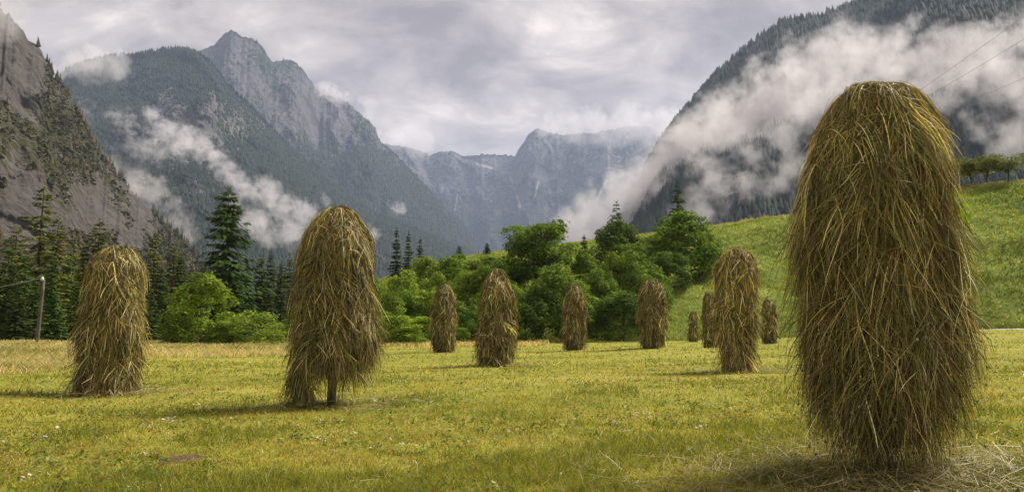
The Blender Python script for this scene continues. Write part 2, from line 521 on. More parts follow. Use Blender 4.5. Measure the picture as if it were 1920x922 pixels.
def build_grass():
    r = np.random.default_rng(3)
    n = 400000
    px = r.uniform(-330, 2250, n); py = 634 + (1010 - 634) * r.uniform(0, 1, n) ** 0.82
    d = np.clip(CH * F / (py - HY + 2.0), 1.9, 60)
    d = d * r.uniform(0.93, 1.07, n)
    az = np.arctan((px - W / 2) / F)
    x, y = d * np.sin(az), d * np.cos(az)
    keep = (d < 52) & ((tall_zone(x, y) < 0.5) | (r.uniform(0, 1, n) < 0.3)) & (d < np.interp(az, _hb_az, _hb_d) + 1)
    x, y, d = x[keep], y[keep], d[keep]; n = len(x)
    patch = fbm(x * 0.9, y * 0.9, 4, 40); fine = fbm(x * 5, y * 5, 3, 44)
    ln = r.uniform(0.014, 0.046, n) * (0.4 + 1.2 * fine) * (1 + 0.8 * sstep(0.56, 0.7, patch)) * np.clip(0.85 + d / 26, 1, 1.9)
    wd = np.maximum(0.0028, 0.85 * d / 796) * r.uniform(0.7, 1.25, n)
    c = pick_colors(n, GRASS, r) * (0.62 + 0.76 * fbm(x * 9, y * 9, 2, 47))[:, None]
    g = sstep(0.54, 0.70, patch)[:, None]
    c = c * (1 - 0.45 * g) + 0.45 * g * np.array([0.10, 0.14, 0.018]) * r.uniform(0.7, 1.3, (n, 1))
    s = sstep(0.5, 0.30, patch)[:, None]
    c = c * (1 - 0.5 * s) + 0.5 * s * np.array([0.33, 0.255, 0.06]) * r.uniform(0.7, 1.3, (n, 1))
    V, Q = blades(np.stack([x, y, field_z(x, y) - 0.004], -1), ln, wd, r, 1.0)
    o = mesh('grass', V, Q, None, M['blade'], color=np.repeat(c, 6, 0))
    tag(o, 'short mown yellow green grass across the open meadow', 'grass', kind='stuff')

    # weeds and clover among the stubble, and pale withered bits
    m = 5200
    px = r.uniform(-250, 2150, m); py = 645 + 300 * r.uniform(0, 1, m)
    d = CH * F / (py - HY + 2); az = np.arctan((px - W / 2) / F)
    x, y = d * np.sin(az), d * np.cos(az)
    ok = (fbm(x * 0.8, y * 0.8, 3, 61) > 0.47) & (d < 45); x, y, d = x[ok], y[ok], d[ok]; m = len(x)
    q = 6
    xx = np.repeat(x, q) + r.normal(0, 0.02, m * q) * np.repeat(1 + d / 10, q); yy = np.repeat(y, q) + r.normal(0, 0.02, m * q) * np.repeat(1 + d / 10, q)
    zz = field_z(xx, yy) + r.uniform(0.008, 0.04, m * q)
    nn = norm(np.stack([r.normal(0, 0.5, m * q), r.normal(0, 0.5, m * q), np.ones(m * q)], -1))
    Vw, Qw = leaf_quads(np.stack([xx, yy, zz], -1), nn, np.repeat(0.018 + 0.0016 * d, q) * r.uniform(0.6, 1.4, m * q), r, 0.7)
    cw = np.repeat(pick_colors(m, [(5, (0.09, 0.15, 0.022)), (3, (0.14, 0.19, 0.03)), (1.4, (0.22, 0.13, 0.05)), (0.7, (0.55, 0.52, 0.40))], r), q, 0)
    tag(mesh('weeds', Vw, Qw, None, M['leaf'], color=np.repeat(cw, 4, 0)), 'small clover and weed leaves dotted through the mown grass', 'weeds', kind='stuff')
    n = 120000
    d = r.uniform(15, 47, n) ; px = r.uniform(-500, 1060, n)
    az = np.arctan((px - W / 2) / F); x, y = d * np.sin(az), d * np.cos(az)
    keep = r.uniform(0, 1, n) < tall_zone(x, y)
    x, y, d = x[keep], y[keep], d[keep]; n = len(x)
    pt = fbm(x * 0.35, y * 0.5, 3, 90)
    ln = r.uniform(0.14, 0.36, n) * (0.7 + 0.6 * pt) * np.interp(d, [15, 24, 40], [0.65, 0.9, 1.0]); wd = np.maximum(0.004, 0.8 * d / 796) * r.uniform(0.5, 1.0, n)
    c = pick_colors(n, TALL, r)
    g = sstep(0.52, 0.66, pt)[:, None]
    c = c * (1 - 0.7 * g) + 0.7 * g * np.array([0.12, 0.15, 0.028])
    V, Q = blades(np.stack([x, y, field_z(x, y) - 0.01], -1), ln, wd, r, 0.32, 4)
    o = mesh('tall_grass', V, Q, None, M['blade'], color=np.repeat(c, 8, 0))
    tag(o, 'pale uncut seeding grass in front of the dark wood', 'grass', kind='stuff')

    n = 110000
    az = r.uniform(azel(620, 630)[0], azel(2500, 630)[0], n); t = r.uniform(0, 1.12, n)
    db = np.interp(az, _hb_az, _hb_d); dr = np.interp(az, _hr[:, 0], _hr[:, 2])
    d = db + (dr - db) * t
    z, _ = hill_polar(az, d)
    x, y = d * np.sin(az), d * np.cos(az)
    pt = fbm(x * 0.35, y * 0.35, 4, 55)
    ln = r.uniform(0.10, 0.30, n) * (0.4 + 1.1 * pt); wd = d / 796 * r.uniform(0.6, 1.1, n)
    c = pick_colors(n, BANK, r)
    g = sstep(0.5, 0.62, pt)[:, None]
    c = c * (1 - 0.6 * g) + 0.6 * g * np.array([0.055, 0.085, 0.013]) * r.uniform(0.7, 1.3, (n, 1))
    g = sstep(0.90, 0.99, t)[:, None] * 0.75
    c = c * (1 - g) + g * np.array([0.36, 0.32, 0.14])
    V, Q = blades(np.stack([x, y, z - 0.02], -1), ln, wd, r, 0.6)
    o = mesh('bank_grass', V, Q, None, M['blade'], color=np.repeat(c, 6, 0))
    tag(o, 'rough green grass covering the steep bank', 'grass', kind='stuff')
build_grass()

STRAW = [(4, (0.336, 0.272, 0.105)), (3, (0.240, 0.200, 0.060)), (2, (0.416, 0.360, 0.188)), (2, (0.160, 0.136, 0.038))]
def straws(x, y, ln, wd, r, lift=0.03):
    n = len(x); a = r.uniform(0, 2 * pi, n); K = 4
    s = np.linspace(-0.5, 0.5, K)
    bend = r.normal(0, 0.25, n)
    aa = a[:, None] + bend[:, None] * s[None] * 2
    X = x[:, None] + np.cumsum(np.cos(aa), 1) * (ln / K)[:, None]; Y = y[:, None] + np.cumsum(np.sin(aa), 1) * (ln / K)[:, None]
    Z = field_z(X, Y) + 0.012 + np.abs(r.normal(0, lift, (n, 1))) + s[None] * r.normal(0, lift, (n, 1))
    return ribbons(np.stack([X, Y, Z], -1), wd[:, None] * np.ones((1, K)), norm(np.stack([r.normal(0, .3, n), r.normal(0, .3, n), np.ones(n)], -1)))

def build_litter():
    r = np.random.default_rng(9)
    b = at(1660, 880, 4.96)
    n = 5600
    rad = np.abs(r.normal(0, 1, n)) * 0.62 + 0.1; a = r.uniform(0, 2 * pi, n)
    rad = rad * (1 + 0.5 * (np.cos(a - 0.2) > 0.2))
    x, y = b[0] + rad * np.cos(a) * 1.15, b[1] - 0.15 + rad * np.sin(a) * 0.85
    V1, Q1 = straws(x, y, r.uniform(0.06, 0.30, n), r.uniform(0.002, 0.0045, n), r, 0.045)
    c1 = pick_colors(n, STRAW, r)
    m = 2600
    px = r.uniform(-100, 2050, m); py = 660 + 300 * r.uniform(0, 1, m)
    d = CH * F / (py - HY + 2); az = np.arctan((px - W / 2) / F)
    x, y = d * np.sin(az), d * np.cos(az)
    V2, Q2 = straws(x, y, r.uniform(0.05, 0.26, m), np.maximum(0.0028, 0.55 * d / 796) * r.uniform(.7, 1.2, m), r, 0.012)
    c2 = pick_colors(m, STRAW, r)
    for px_, py_, d_, k in ((622, 760, 9.55, 500), (205, 738, 12.8, 500), (930, 688, 19.4, 300), (1383, 696, 15.4, 350)):
        p = at(px_, py_, d_)
        x = p[0] + r.normal(0.1, 0.5, k); y = p[1] - 0.1 + r.normal(0, 0.35, k)
        V3, Q3 = straws(x, y, r.uniform(0.08, 0.4, k), np.maximum(0.003, 0.6 * d_ / 796) * r.uniform(.7, 1.2, k), r, 0.03)
        Q2 = np.vstack([Q2, Q3 + len(V2)]); V2 = np.vstack([V2, V3]); c2 = np.vstack([c2, pick_colors(k, STRAW, r)])
    o = mesh('hay_litter', np.vstack([V1, V2]), np.vstack([Q1, Q2 + len(V1)]), None, M['hay'], color=np.repeat(np.vstack([c1, c2]), 8, 0))
    tag(o, 'loose dry straws strewn on the mown grass under the haystacks', 'hay', kind='stuff')
build_litter()

# ------------------------------------------------------------------ haystacks
HAY = [(4, (0.200, 0.155, 0.042)), (4, (0.32, 0.25, 0.068)), (2.2, (0.48, 0.385, 0.14)), (2.4, (0.150, 0.155, 0.032)), (1.2, (0.235, 0.235, 0.05)), (2.0, (0.68, 0.575, 0.29)), (5.5, (0.066, 0.050, 0.018)), (0.8, (0.27, 0.135, 0.05))]

class Stack:
    def __init__(s, outline, px0, base_py, d, seed, hem=None, depth=0.92):
        s.seed, s.d = seed, d
        b = at(px0, base_py, d)
        zg = float(field_z(b[0], b[1]))
        s.base = np.array([b[0], b[1], zg])
        Y = b[1]
        zs, xl, xr = [], [], []
        for py, l, r_ in outline:
            for k, px in ((0, l), (1, r_)):
                rr = ray(px, py); kk = Y / rr[1]
                (xl if k == 0 else xr).append(rr[0] * kk - b[0])
            zs.append(CH + rr[2] * kk - zg)
        o = np.argsort(zs)
        s.zs, s.xl, s.xr = np.array(zs)[o], np.array(xl)[o], np.array(xr)[o]
        s.top = s.zs[-1]
        s.hemf = hem
        s.depth = depth
        s.margin = 0.03

    def hem(s, th):
        if s.hemf is not None:
            return s.hemf(th)
        return 0.07 * sstep(0.45, 0.7, fbm(np.cos(th) * 2.2 + 3, np.sin(th) * 2.2 + s.seed, 2, s.seed))

    def R(s, th, z):
        zz = np.clip(z, s.zs[0], s.top)
        l = -np.interp(zz, s.zs, s.xl); r = np.interp(zz, s.zs, s.xr)
        u = (1 + np.cos(th)) / 2
        base = l * (1 - u) + r * u
        front = (l + r) / 2 * s.depth
        k = np.sin(th) ** 2
        rad = base * (1 - k) + front * k
        q = 2.4 / max(s.top, .1)
        lump = fbm(np.cos(th) * 2.1 + 7, z * 2.2 * q + np.sin(th) * 2.1, 3, s.seed) - 0.5
        tuft = fbm(th * 5 + 2, z * 4.0 * q + 3 * np.sin(th), 2, s.seed + 3) - 0.5
        ph = z * q * 2.1 + 1.3 * fbm(np.cos(th) * 1.6 + 11, np.sin(th) * 1.6 + s.seed, 3, s.seed + 5)
        tier = 0.5 - (ph - np.floor(ph))
        env = sstep(0.02, 0.2, z / s.top) * sstep(0.97, 0.8, z / s.top)
        rad = rad * (1 + 0.32 * lump + 0.18 * tuft + 0.07 * tier * env)
        return np.maximum(rad, 0.0) * np.where(z >= s.top, 0, 1)

    def RS(s, th, z):
        return np.maximum(s.R(th, z) * (1 - s.margin / (0.5 * np.max(s.xr - s.xl))), 0.02)

    def core(s, parent):
        zl = np.concatenate([np.linspace(0.0, s.top * 0.8, 40), s.top * (1 - 0.2 * (1 - np.linspace(0, 1, 16)[1:]) ** 2)])
        zl[-1] = s.top * 0.995
        th = np.linspace(0, 2 * pi, 48, endpoint=False)
        TH, Z = np.meshgrid(th, zl)
        Rr = np.maximum(s.RS(TH, Z) * 0.93 - 0.015, 0.02)
        low = Z < (s.hem(TH) if s.hemf is None else np.maximum(s.hem(TH), 0.5 if s.seed == 202 else 0))
        Rr = np.where(low, np.minimum(Rr, 0.03 * s.top / 2.4), Rr)
        V = np.stack([Rr * np.cos(TH), Rr * np.sin(TH), Z - 0.01 * (Z < 0.01)], -1).reshape(-1, 3)
        q = grid_quads(len(zl), 48, True)
        n = len(V); V = np.vstack([V, [[0, 0, s.top * 0.998]]])
        b = (len(zl) - 1) * 48; k = np.arange(48)
        return V, q, np.stack([np.full(48, n), b + k, b + (k + 1) % 48], -1)

    def normal(s, th, z):
        e = 0.02
        P = lambda t, zz: np.stack([s.RS(t, zz) * np.cos(t), s.RS(t, zz) * np.sin(t), zz], -1)
        tz = P(th, np.minimum(z + e, s.top * 0.999)) - P(th, z - e)
        tt = P(th + 0.05, z) - P(th - 0.05, z)
        n = norm(np.cross(tt, tz))
        return n, norm(-tz), norm(tt)

    def strands(s, n, length, width, K=7, stray=0.03):
        r = np.random.default_rng(s.seed)
        th = r.uniform(0, 2 * pi, n)
        # more on the camera's side (-Y), all round nevertheless
        th = np.where(r.uniform(0, 1, n) < 0.45, -pi / 2 + r.normal(0, 0.75, n), th)
        u = r.uniform(0, 1, n)
        z = s.top * (0.04 + 0.955 * u ** 0.9)
        dome = r.uniform(0, 1, n) < 0.26
        z = np.where(dome, s.top * (1 - 0.26 * r.uniform(0, 1, n) ** 1.4), z)
        # forkfuls: groups of straws thrown on together, each with its own lie, looseness and tone
        nc = 420
        ci = r.integers(0, nc, n); ink = r.uniform(0, 1, n) < 0.72
        thc = r.uniform(0, 2 * pi, nc); thc = np.where(r.uniform(0, 1, nc) < 0.35, -pi / 2 + r.normal(0, 0.8, nc), thc)
        zc = s.top * np.where(r.uniform(0, 1, nc) < 0.3, 1 - 0.28 * r.uniform(0, 1, nc) ** 1.3, 0.05 + 0.92 * r.uniform(0, 1, nc))
        wc = np.abs(np.mean(s.xr - s.xl)) * 0.5
        sp = r.uniform(0.03, 0.11, nc)
        th = np.where(ink, thc[ci] + r.normal(0, 1, n) * sp[ci] / wc, th)
        z = np.where(ink, zc[ci] + r.normal(0, 1, n) * sp[ci] * 1.2, z)
        th = np.mod(th, 2 * pi)
        z = np.where(z > 0.965 * s.top, s.top * r.uniform(0.86, 0.965, n), z)
        phic = r.normal(0, 0.52, nc); offc = np.abs(r.normal(0, 0.022, nc)); tonec = np.exp(r.normal(0.04, 0.34, nc))
        z = np.where(z < s.hem(th) + 0.10, s.hem(th) + 0.10 + r.uniform(0, 0.5, n), z)
        z = np.minimum(z, s.top * 0.965)
        Rr = s.RS(th, z)
        nrm, dn, tt = s.normal(th, z)
        q = 2.4 / s.top
        # clumps share their lie
        phi = (fbm(th * 2.2 + 9, z * 2.4 * q, 2, s.seed + 11) - 0.5) * 1.9 + r.normal(0, 0.36, n)
        phi = np.where(ink, phic[ci] + r.normal(0, 0.28, n), phi)
        wild = r.uniform(0, 1, n) < 0.11
        phi = np.where(wild, r.normal(0, 0.9, n), phi)
        topz = sstep(0.88, 0.97, z / s.top)
        phi = np.clip(phi + topz * r.normal(0, 1.0, n) + sstep(0.66, 0.92, z / s.top) * np.where(r.uniform(0, 1, n) < 0.6, r.normal(0, 0.75, n), 0), -1.65, 1.65)
        d = norm(dn * np.cos(phi)[:, None] + tt * np.sin(phi)[:, None] + nrm * (0.0 + 0.13 * r.uniform(0, 1, n))[:, None] * (1 - topz)[:, None])
        P0 = np.stack([Rr * np.cos(th), Rr * np.sin(th), z], -1)
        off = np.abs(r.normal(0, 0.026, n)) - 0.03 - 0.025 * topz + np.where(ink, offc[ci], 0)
        P = P0 + nrm * off[:, None]
        ln = length * r.uniform(0.45, 1.25, n) * np.where(r.uniform(0, 1, n) < 0.12, 1.5, 1)
        chaff = r.uniform(0, 1, n) < 0.34
        ln = np.where(chaff, ln * r.uniform(0.2, 0.5, n), ln)
        st = (r.uniform(0, 1, n) < stray) & (z < 0.8 * s.top)
        d = np.where(st[:, None], norm(d + nrm * r.uniform(0.1, 0.45, (n, 1)) - np.array([0, 0, 0.5])), d)
        seg = ln / (K - 1)
        grav = np.where(st, 0.10, 0.15) * r.uniform(0.5, 1.5, n) * np.where(wild, 0.5, 1)
        cap = r.uniform(0, 1, n) < 0.055
        rho = 0.11 * np.sqrt(r.uniform(0, 1, n)) * s.top / 2.4; aa = r.uniform(0, 2 * pi, n); ab = r.uniform(0, 2 * pi, n)
        P = np.where(cap[:, None], np.stack([rho * np.cos(aa), rho * np.sin(aa), s.top * (0.965 + 0.03 * r.uniform(0, 1, n))], -1), P)
        d = np.where(cap[:, None], np.stack([np.cos(ab), np.sin(ab), -0.05 + 0 * ab], -1), d)
        st = st & ~cap
        pts = [P]
        wob = r.normal(0, 0.05, (K, n, 3)); kink = r.integers(0, 40, n)
        for k in range(K): wob[k][kink == k] *= 9
        for k in range(K - 1):
            P = P + d * seg[:, None]
            t2 = np.arctan2(P[:, 1], P[:, 0]); rr = np.hypot(P[:, 0], P[:, 1])
            R2 = s.RS(t2, P[:, 2]) + 0.25 * off + 0.003 * k
            inside = (rr < R2) & (P[:, 2] < s.top * 0.995) & (P[:, 2] > s.hem(t2))
            f = np.where(inside, R2 / np.maximum(rr, 1e-4), 1)
            f = np.minimum(f, 1 + 0.07 / np.maximum(rr, 0.02))
            P = P * np.stack([f, f, np.ones(n)], -1)
            t3 = np.arctan2(P[:, 1], P[:, 0]); r3 = np.hypot(P[:, 0], P[:, 1])
            lim = s.RS(t3, P[:, 2]) + 0.02 + off.clip(0) + 0.09 * np.clip(1 - P[:, 2] / s.top, 0, 1) + 0.02 * k * (P[:, 2] < 0.6 * s.top)
            f = np.where((P[:, 2] < 0.9 * s.top) & ~st & (r3 > lim), lim / np.maximum(r3, 1e-4), 1)
            P = P * np.stack([f, f, np.ones(n)], -1)
            for _ in range(3):
                t3 = np.arctan2(P[:, 1], P[:, 0]); r3 = np.hypot(P[:, 0], P[:, 1])
                ex = np.where((P[:, 2] >= 0.88 * s.top) & ~st, np.maximum(0, r3 - s.RS(t3, P[:, 2]) - 0.02 - 0.5 * off.clip(0)), 0)
                P[:, 2] -= np.minimum(0.6 * ex, 0.05)
            P[:, 2] = np.clip(P[:, 2], 0.006, s.top)
            pts.append(P)
            d = norm(d + np.array([0, 0, -1.0]) * grav[:, None] + wob[k])
        P = np.stack(pts, 1)
        P[..., 2] = np.maximum(P[..., 2], 0.004 + 0.01 * r.uniform(0, 1, (n, 1)))
        wd = (width * r.uniform(0.55, 1.35, n))[:, None] * np.array([0.7, 1, 1, 1, 0.9, 0.75, 0.35])[None, :K]
        sd = norm(nrm + r.normal(0, 0.45, (n, 3)))
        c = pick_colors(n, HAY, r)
        hollow = fbm(th * 3.3 + 1, z * 3.4 * q, 3, s.seed + 29) < 0.40
        keep = ~(hollow & (r.uniform(0, 1, n) < 0.80) & ~cap)
        V, Q = ribbons(P[keep], wd[keep], sd[keep])
        cl = fbm(th * 3 + 4, z * 3.2 * q, 2, s.seed + 19)
        c = c * (0.75 + 0.5 * cl)[:, None]
        c = c * np.where(ink, tonec[ci], 1.0)[:, None] * np.exp(r.normal(0, 0.22, n))[:, None] * (0.78 + 7.0 * np.clip(off + 0.02, 0, 0.06))[:, None] * (1 + 0.12 * topz[:, None])  # outer straws bleached paler; depth shade of inner ones painted into their tint
        return V, Q, np.repeat(c[keep], 2 * K, 0), P[keep]

def haystack(px0, base_py, d, outline, n, length, width, seed, label, hem=None, pole=None, stray=0.03, extra=None):
    s = Stack(outline, px0, base_py, d, seed, hem)
    s.margin = 0.115 + 0.2 * width; n = int(n * 2.0); width *= 0.6; length *= 0.85
    root = empty('haystack', s.base)
    tag(root, label, 'haystack', 'haystacks drying on the meadow')
    Vc, Qc, Tc = s.core(root)
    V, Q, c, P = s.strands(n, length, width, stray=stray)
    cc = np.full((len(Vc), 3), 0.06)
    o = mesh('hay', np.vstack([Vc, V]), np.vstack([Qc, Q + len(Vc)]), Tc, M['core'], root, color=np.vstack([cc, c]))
    o.data.materials.append(M['hay'])
    mi = np.zeros(len(o.data.polygons), dtype=np.int32); mi[len(Qc):len(Qc) + len(Q)] = 1
    o.data.polygons.foreach_set('material_index', mi)
    if pole:
        (x0, y0), (x1, y1), rad, tip = pole
        pts = np.linspace([x0, y0, -0.12], [x1, y1, s.top * 0.96 + tip], 12)
        pts[:, :2] += np.random.default_rng(seed).normal(0, 0.006, (12, 2))
        Vp, Qp, Tp = tube(pts, np.linspace(rad, rad * 0.55, 12), 10)
        mesh('pole', Vp, Qp, Tp, M['post'], root, smooth=True)
    if extra: extra(s, root, P)
    return root

def sprig(s, root, P):
    r = np.random.default_rng(2)
    V, Q = [], []
    b = at(1806, 384, 4.96) - s.base; b[1] = -0.12
    b[0] = max(b[0] - 0.02, 0.03 + float(s.RS(np.array([-0.25]), np.array([b[2]]))[0]) * 0.97 + 0.05)
    for k, (dx, dz, ln, a) in enumerate(((0.0, 0.0, 0.07, -1.2), (0.02, 0.02, 0.05, -0.3), (-0.01, 0.03, 0.05, -2.2), (0.01, -0.03, 0.08, -1.6), (0.0, 0.06, 0.045, 0.4), (-0.02, 0.10, 0.045, -0.8))):
        o = b + np.array([dx, r.normal(0, 0.02), dz])
        ax = np.array([cos(a), -0.3, sin(a)]); ax /= np.linalg.norm(ax)
        sd = np.cross(ax, [0.3, 1, 0.1]); sd /= np.linalg.norm(sd)
        i = len(V)
        V += [o, o + ax * ln * 0.4 + sd * ln * 0.3, o + ax * ln, o + ax * ln * 0.4 - sd * ln * 0.3, o + ax * ln * 0.45 + np.array([0, -0.008, 0.0])]
        Q += [(i, i + 1, i + 4), (i + 1, i + 2, i + 4), (i + 2, i + 3, i + 4), (i + 3, i, i + 4)]
    st = np.linspace(b + [-0.08, 0, 0.16], b + [0.01, 0, -0.02], 5)
    Vs, Qs, Ts = tube(st, np.full(5, 0.003), 5)
    n = len(V)
    V = np.vstack([np.array(V), Vs]); T = np.vstack([np.array(Q), Ts + n])
    o = mesh('leafy_sprig', V, Qs + n, T, M['leaf'], root, color=np.full((len(V), 3), 1.0) * np.array([0.22, 0.36, 0.02]))
    o['label'] = 'bright green leaves sticking out of the hay'
    # little dry seed heads caught in the fringe
    e = P[:, -1]; zlow = e[:, 2] < 0.75
    e = e[zlow]; e = e[r.choice(len(e), min(900, len(e)), replace=False)]
    e = e[e[:, 2] > 0.03]
    sz = r.uniform(0.004, 0.009, len(e))
    oc = np.array([[1, 0, 0], [-1, 0, 0], [0, 1, 0], [0, -1, 0], [0, 0, 1.3], [0, 0, -1.3]])
    V = (e[:, None] + oc[None] * sz[:, None, None]).reshape(-1, 3)
    f = np.array([[0, 2, 4], [2, 1, 4], [1, 3, 4], [3, 0, 4], [2, 0, 5], [1, 2, 5], [3, 1, 5], [0, 3, 5]])
    T = (np.arange(len(e))[:, None, None] * 6 + f[None]).reshape(-1, 3)
    c = np.repeat(pick_colors(len(e), [(1, (0.4, 0.34, 0.16)), (2, (0.16, 0.13, 0.05)), (1, (0.22, 0.2, 0.06))], r), 6, 0)
    o = mesh('seed_heads', V, None, T, M['hay'], root, color=c)
    o['kind'] = 'stuff'

haystack(1655, 880, 4.96, [(158, 1652, 1668), (162, 1628, 1692), (172, 1597, 1728), (200, 1565, 1752), (250, 1537, 1773), (300, 1513, 1788), (350, 1497, 1797), (400, 1484, 1802),
    (450, 1480, 1805), (500, 1486, 1810), (550, 1496, 1828), (600, 1496, 1836), (650, 1496, 1822), (700, 1506, 1812), (750, 1530, 1806), (800, 1562, 1796), (850, 1588, 1782), (885, 1605, 1770)],
    30000, 0.42, 0.0052, 101, 'huge nearest haystack with a bright green sprig on its side',
    hem=lambda th: 0.16 + 0.22 * sstep(0.35, 0.7, fbm(np.cos(th) * 2.5 + 3, np.sin(th) * 2.5 + 1, 2, 5)), extra=sprig, pole=((0.0, 0.0), (0.02, 0.0), 0.05, -0.05), stray=0.035)
haystack(624, 758, 9.55, [(386, 628, 645), (394, 612, 660), (420, 582, 682), (450, 562, 700), (480, 553, 706), (520, 547, 712), (560, 543, 716), (600, 541, 718), (640, 540, 717), (660, 541, 712),
    (680, 541, 704), (700, 541, 694), (730, 545, 680), (760, 547, 670)],
    17000, 0.40, 0.0095, 202, 'tall haystack with open skirt showing its wooden pole near the ground',
    hem=lambda th: np.where((np.cos(th) < -0.58) & (np.sin(th) < 0.6), 0.0, 0.20 + 0.40 * fbm(np.cos(th) * 4, np.sin(th) * 4, 2, 8)), pole=((-0.012, -0.02), (0.06, 0.0), 0.055, 0.10), stray=0.04)
haystack(205, 738, 12.8, [(459, 220, 230), (465, 203, 244), (480, 177, 261), (500, 164, 271), (530, 159, 274), (560, 155, 273), (590, 149, 272), (612, 142, 271), (630, 136, 270), (645, 143, 267),
    (670, 150, 265), (700, 144, 261), (720, 140, 258), (740, 141, 255)],
    12000, 0.42, 0.012, 303, 'leftmost haystack, tall and flaring to the left, before the dark conifers', pole=((0.03, 0), (0.155, 0), 0.04, 0.10), stray=0.04)
haystack(930, 688, 19.4, [(503, 931, 938), (515, 916, 951), (535, 903, 961), (560, 896, 969), (590, 894, 970), (610, 891, 971), (640, 886, 972), (665, 888, 969), (690, 891, 964)],
    7500, 0.38, 0.017, 404, 'pointed haystack in the middle of the field in front of dark bushes',
    hem=lambda th: 0.03 + 0.2 * sstep(0.5, 0.7, fbm(np.cos(th) * 2.5 + 3, np.sin(th) * 2.5 + 4, 2, 4)))
haystack(832, 662, 27.8, [(533, 829, 841), (545, 816, 851), (560, 812, 858), (600, 807, 859), (630, 802, 857), (650, 808, 855), (664, 811, 850)],
    4200, 0.36, 0.022, 505, 'small haystack leaning right, just left of the pointed middle haystack')
haystack(1077, 656, 29.0, [(533, 1071, 1085), (545, 1061, 1097), (560, 1056, 1102), (600, 1053, 1103), (640, 1051, 1102), (658, 1054, 1097)],
    4200, 0.36, 0.023, 606, 'small straight haystack just right of the pointed middle haystack')
haystack(1223, 652, 28.0, [(525, 1213, 1234), (535, 1201, 1245), (550, 1193, 1251), (580, 1191, 1253), (610, 1195, 1251), (640, 1197, 1249), (654, 1200, 1245)],
    4200, 0.36, 0.022, 707, 'small round topped haystack below the big bushes at the foot of the bank')
haystack(1383, 696, 15.4, [(463, 1377, 1393), (475, 1354, 1411), (495, 1341, 1424), (520, 1336, 1427), (560, 1334, 1423), (600, 1336, 1422), (640, 1341, 1421), (670, 1346, 1419), (698, 1353, 1417)],
    9500, 0.40, 0.0135, 808, 'tall slim haystack standing just left of the huge nearest one')
haystack(1443, 644, 40.0, [(560, 1438, 1449), (570, 1429, 1456), (590, 1426, 1460), (620, 1425, 1460), (646, 1427, 1458)],
    2600, 0.36, 0.03, 909, 'small far haystack seen between the tall slim one and the huge nearest one')
haystack(1300, 641, 46.0, [(583, 1298, 1304), (593, 1292, 1309), (610, 1289, 1312), (643, 1289, 1311)],
    1800, 0.34, 0.034, 111, 'smallest and farthest haystack at the foot of the bank')
haystack(1331, 655, 31.0, [(548, 1326, 1338), (560, 1319, 1345), (590, 1314, 1349), (630, 1316, 1349), (657, 1319, 1347)],
    3800, 0.36, 0.024, 122, 'haystack half hidden behind the tall slim one')

# ------------------------------------------------------------------ trees and shrubs

def crown(w, h, z0, nclump, nleaf, size, seed, tones, flat=0.6, shape='round', rmin=0.22, rmax=0.36):
    """leaf clumps spread through the crown; returns leaf mesh data and clump centres"""
    r = np.random.default_rng(seed)
    C, Rr = [], []
    k = 0
    while len(C) < nclump and k < 5000:
        k += 1
        p = r.uniform(-1, 1, 3)
        q = np.linalg.norm(p)
        if q > 1 or q < 0.30: continue
        if shape == 'dome' and p[2] < 0:
            hn = math.hypot(p[0], p[1]) + 1e-6; p[:2] *= min(0.95, hn + 0.35) / hn; p[2] *= 1.15
        wz = 1.0 if shape != 'cone' else max(0.12, 1 - 0.5 * (p[2] + 1))
        C.append([p[0] * w / 2 * wz * 0.78, p[1] * w / 2 * wz * 0.78, z0 + (p[2] * 0.5 * 0.80 + 0.5) * h])
        Rr.append(w * r.uniform(rmin, rmax) * 0.5 * (0.75 + 0.25 * wz))
    C, Rr = np.array(C), np.array(Rr)
    wgt = Rr ** 2 / (Rr ** 2).sum()
    idx = r.choice(len(C), nleaf, p=wgt)
    dirs = norm(r.normal(0, 1, (nleaf, 3)) + np.array([0, 0, 0.35]))
    rad = Rr[idx] * r.uniform(0.5, 1.12, nleaf) ** 0.6 * np.where(r.uniform(0, 1, nleaf) < 0.13, r.uniform(1.1, 1.5, nleaf), 1)
    P = C[idx] + dirs * rad[:, None] * np.array([1, 1, flat])
    P[:, 2] = np.maximum(P[:, 2], 0.05)
    N = norm(dirs * 0.7 + np.array([0, 0, 0.7]) + r.normal(0, 0.45, (nleaf, 3)))
    V, Q = leaf_quads(P, N, size * r.uniform(0.6, 1.3, nleaf), r)
    c = pick_colors(nleaf, tones, r)
    cv = r.uniform(0.68, 1.32, len(C))[idx]
    c = c * cv[:, None]
    return V, Q, np.repeat(c, 4, 0), C

def limbs(C, h0, trunk_r, r, n=10, lean=0.0):
    parts = []
    top = C[:, 2].max() * 0.8
    pts = np.linspace([0, 0, -0.3], [lean, 0, top], 8); pts[1:, :2] += r.normal(0, trunk_r * 0.5, (7, 2))
    parts.append(tube(pts, np.linspace(trunk_r, trunk_r * 0.25, 8), 8))
    for c in C[r.choice(len(C), min(n, len(C)), replace=False)]:
        z = r.uniform(h0, max(h0 + 0.1, min(c[2], top)))
        k = np.array([lean * z / top, 0, z])
        mid = (k + c) / 2 + np.array([0, 0, 0.1 * np.linalg.norm(c - k)])
        t = np.linspace(0, 1, 6)[:, None]
        p = (1 - t) ** 2 * k + 2 * t * (1 - t) * mid + t * t * c
        parts.append(tube(p, np.linspace(trunk_r * 0.45, trunk_r * 0.1, 6), 5))
    return merge(parts)

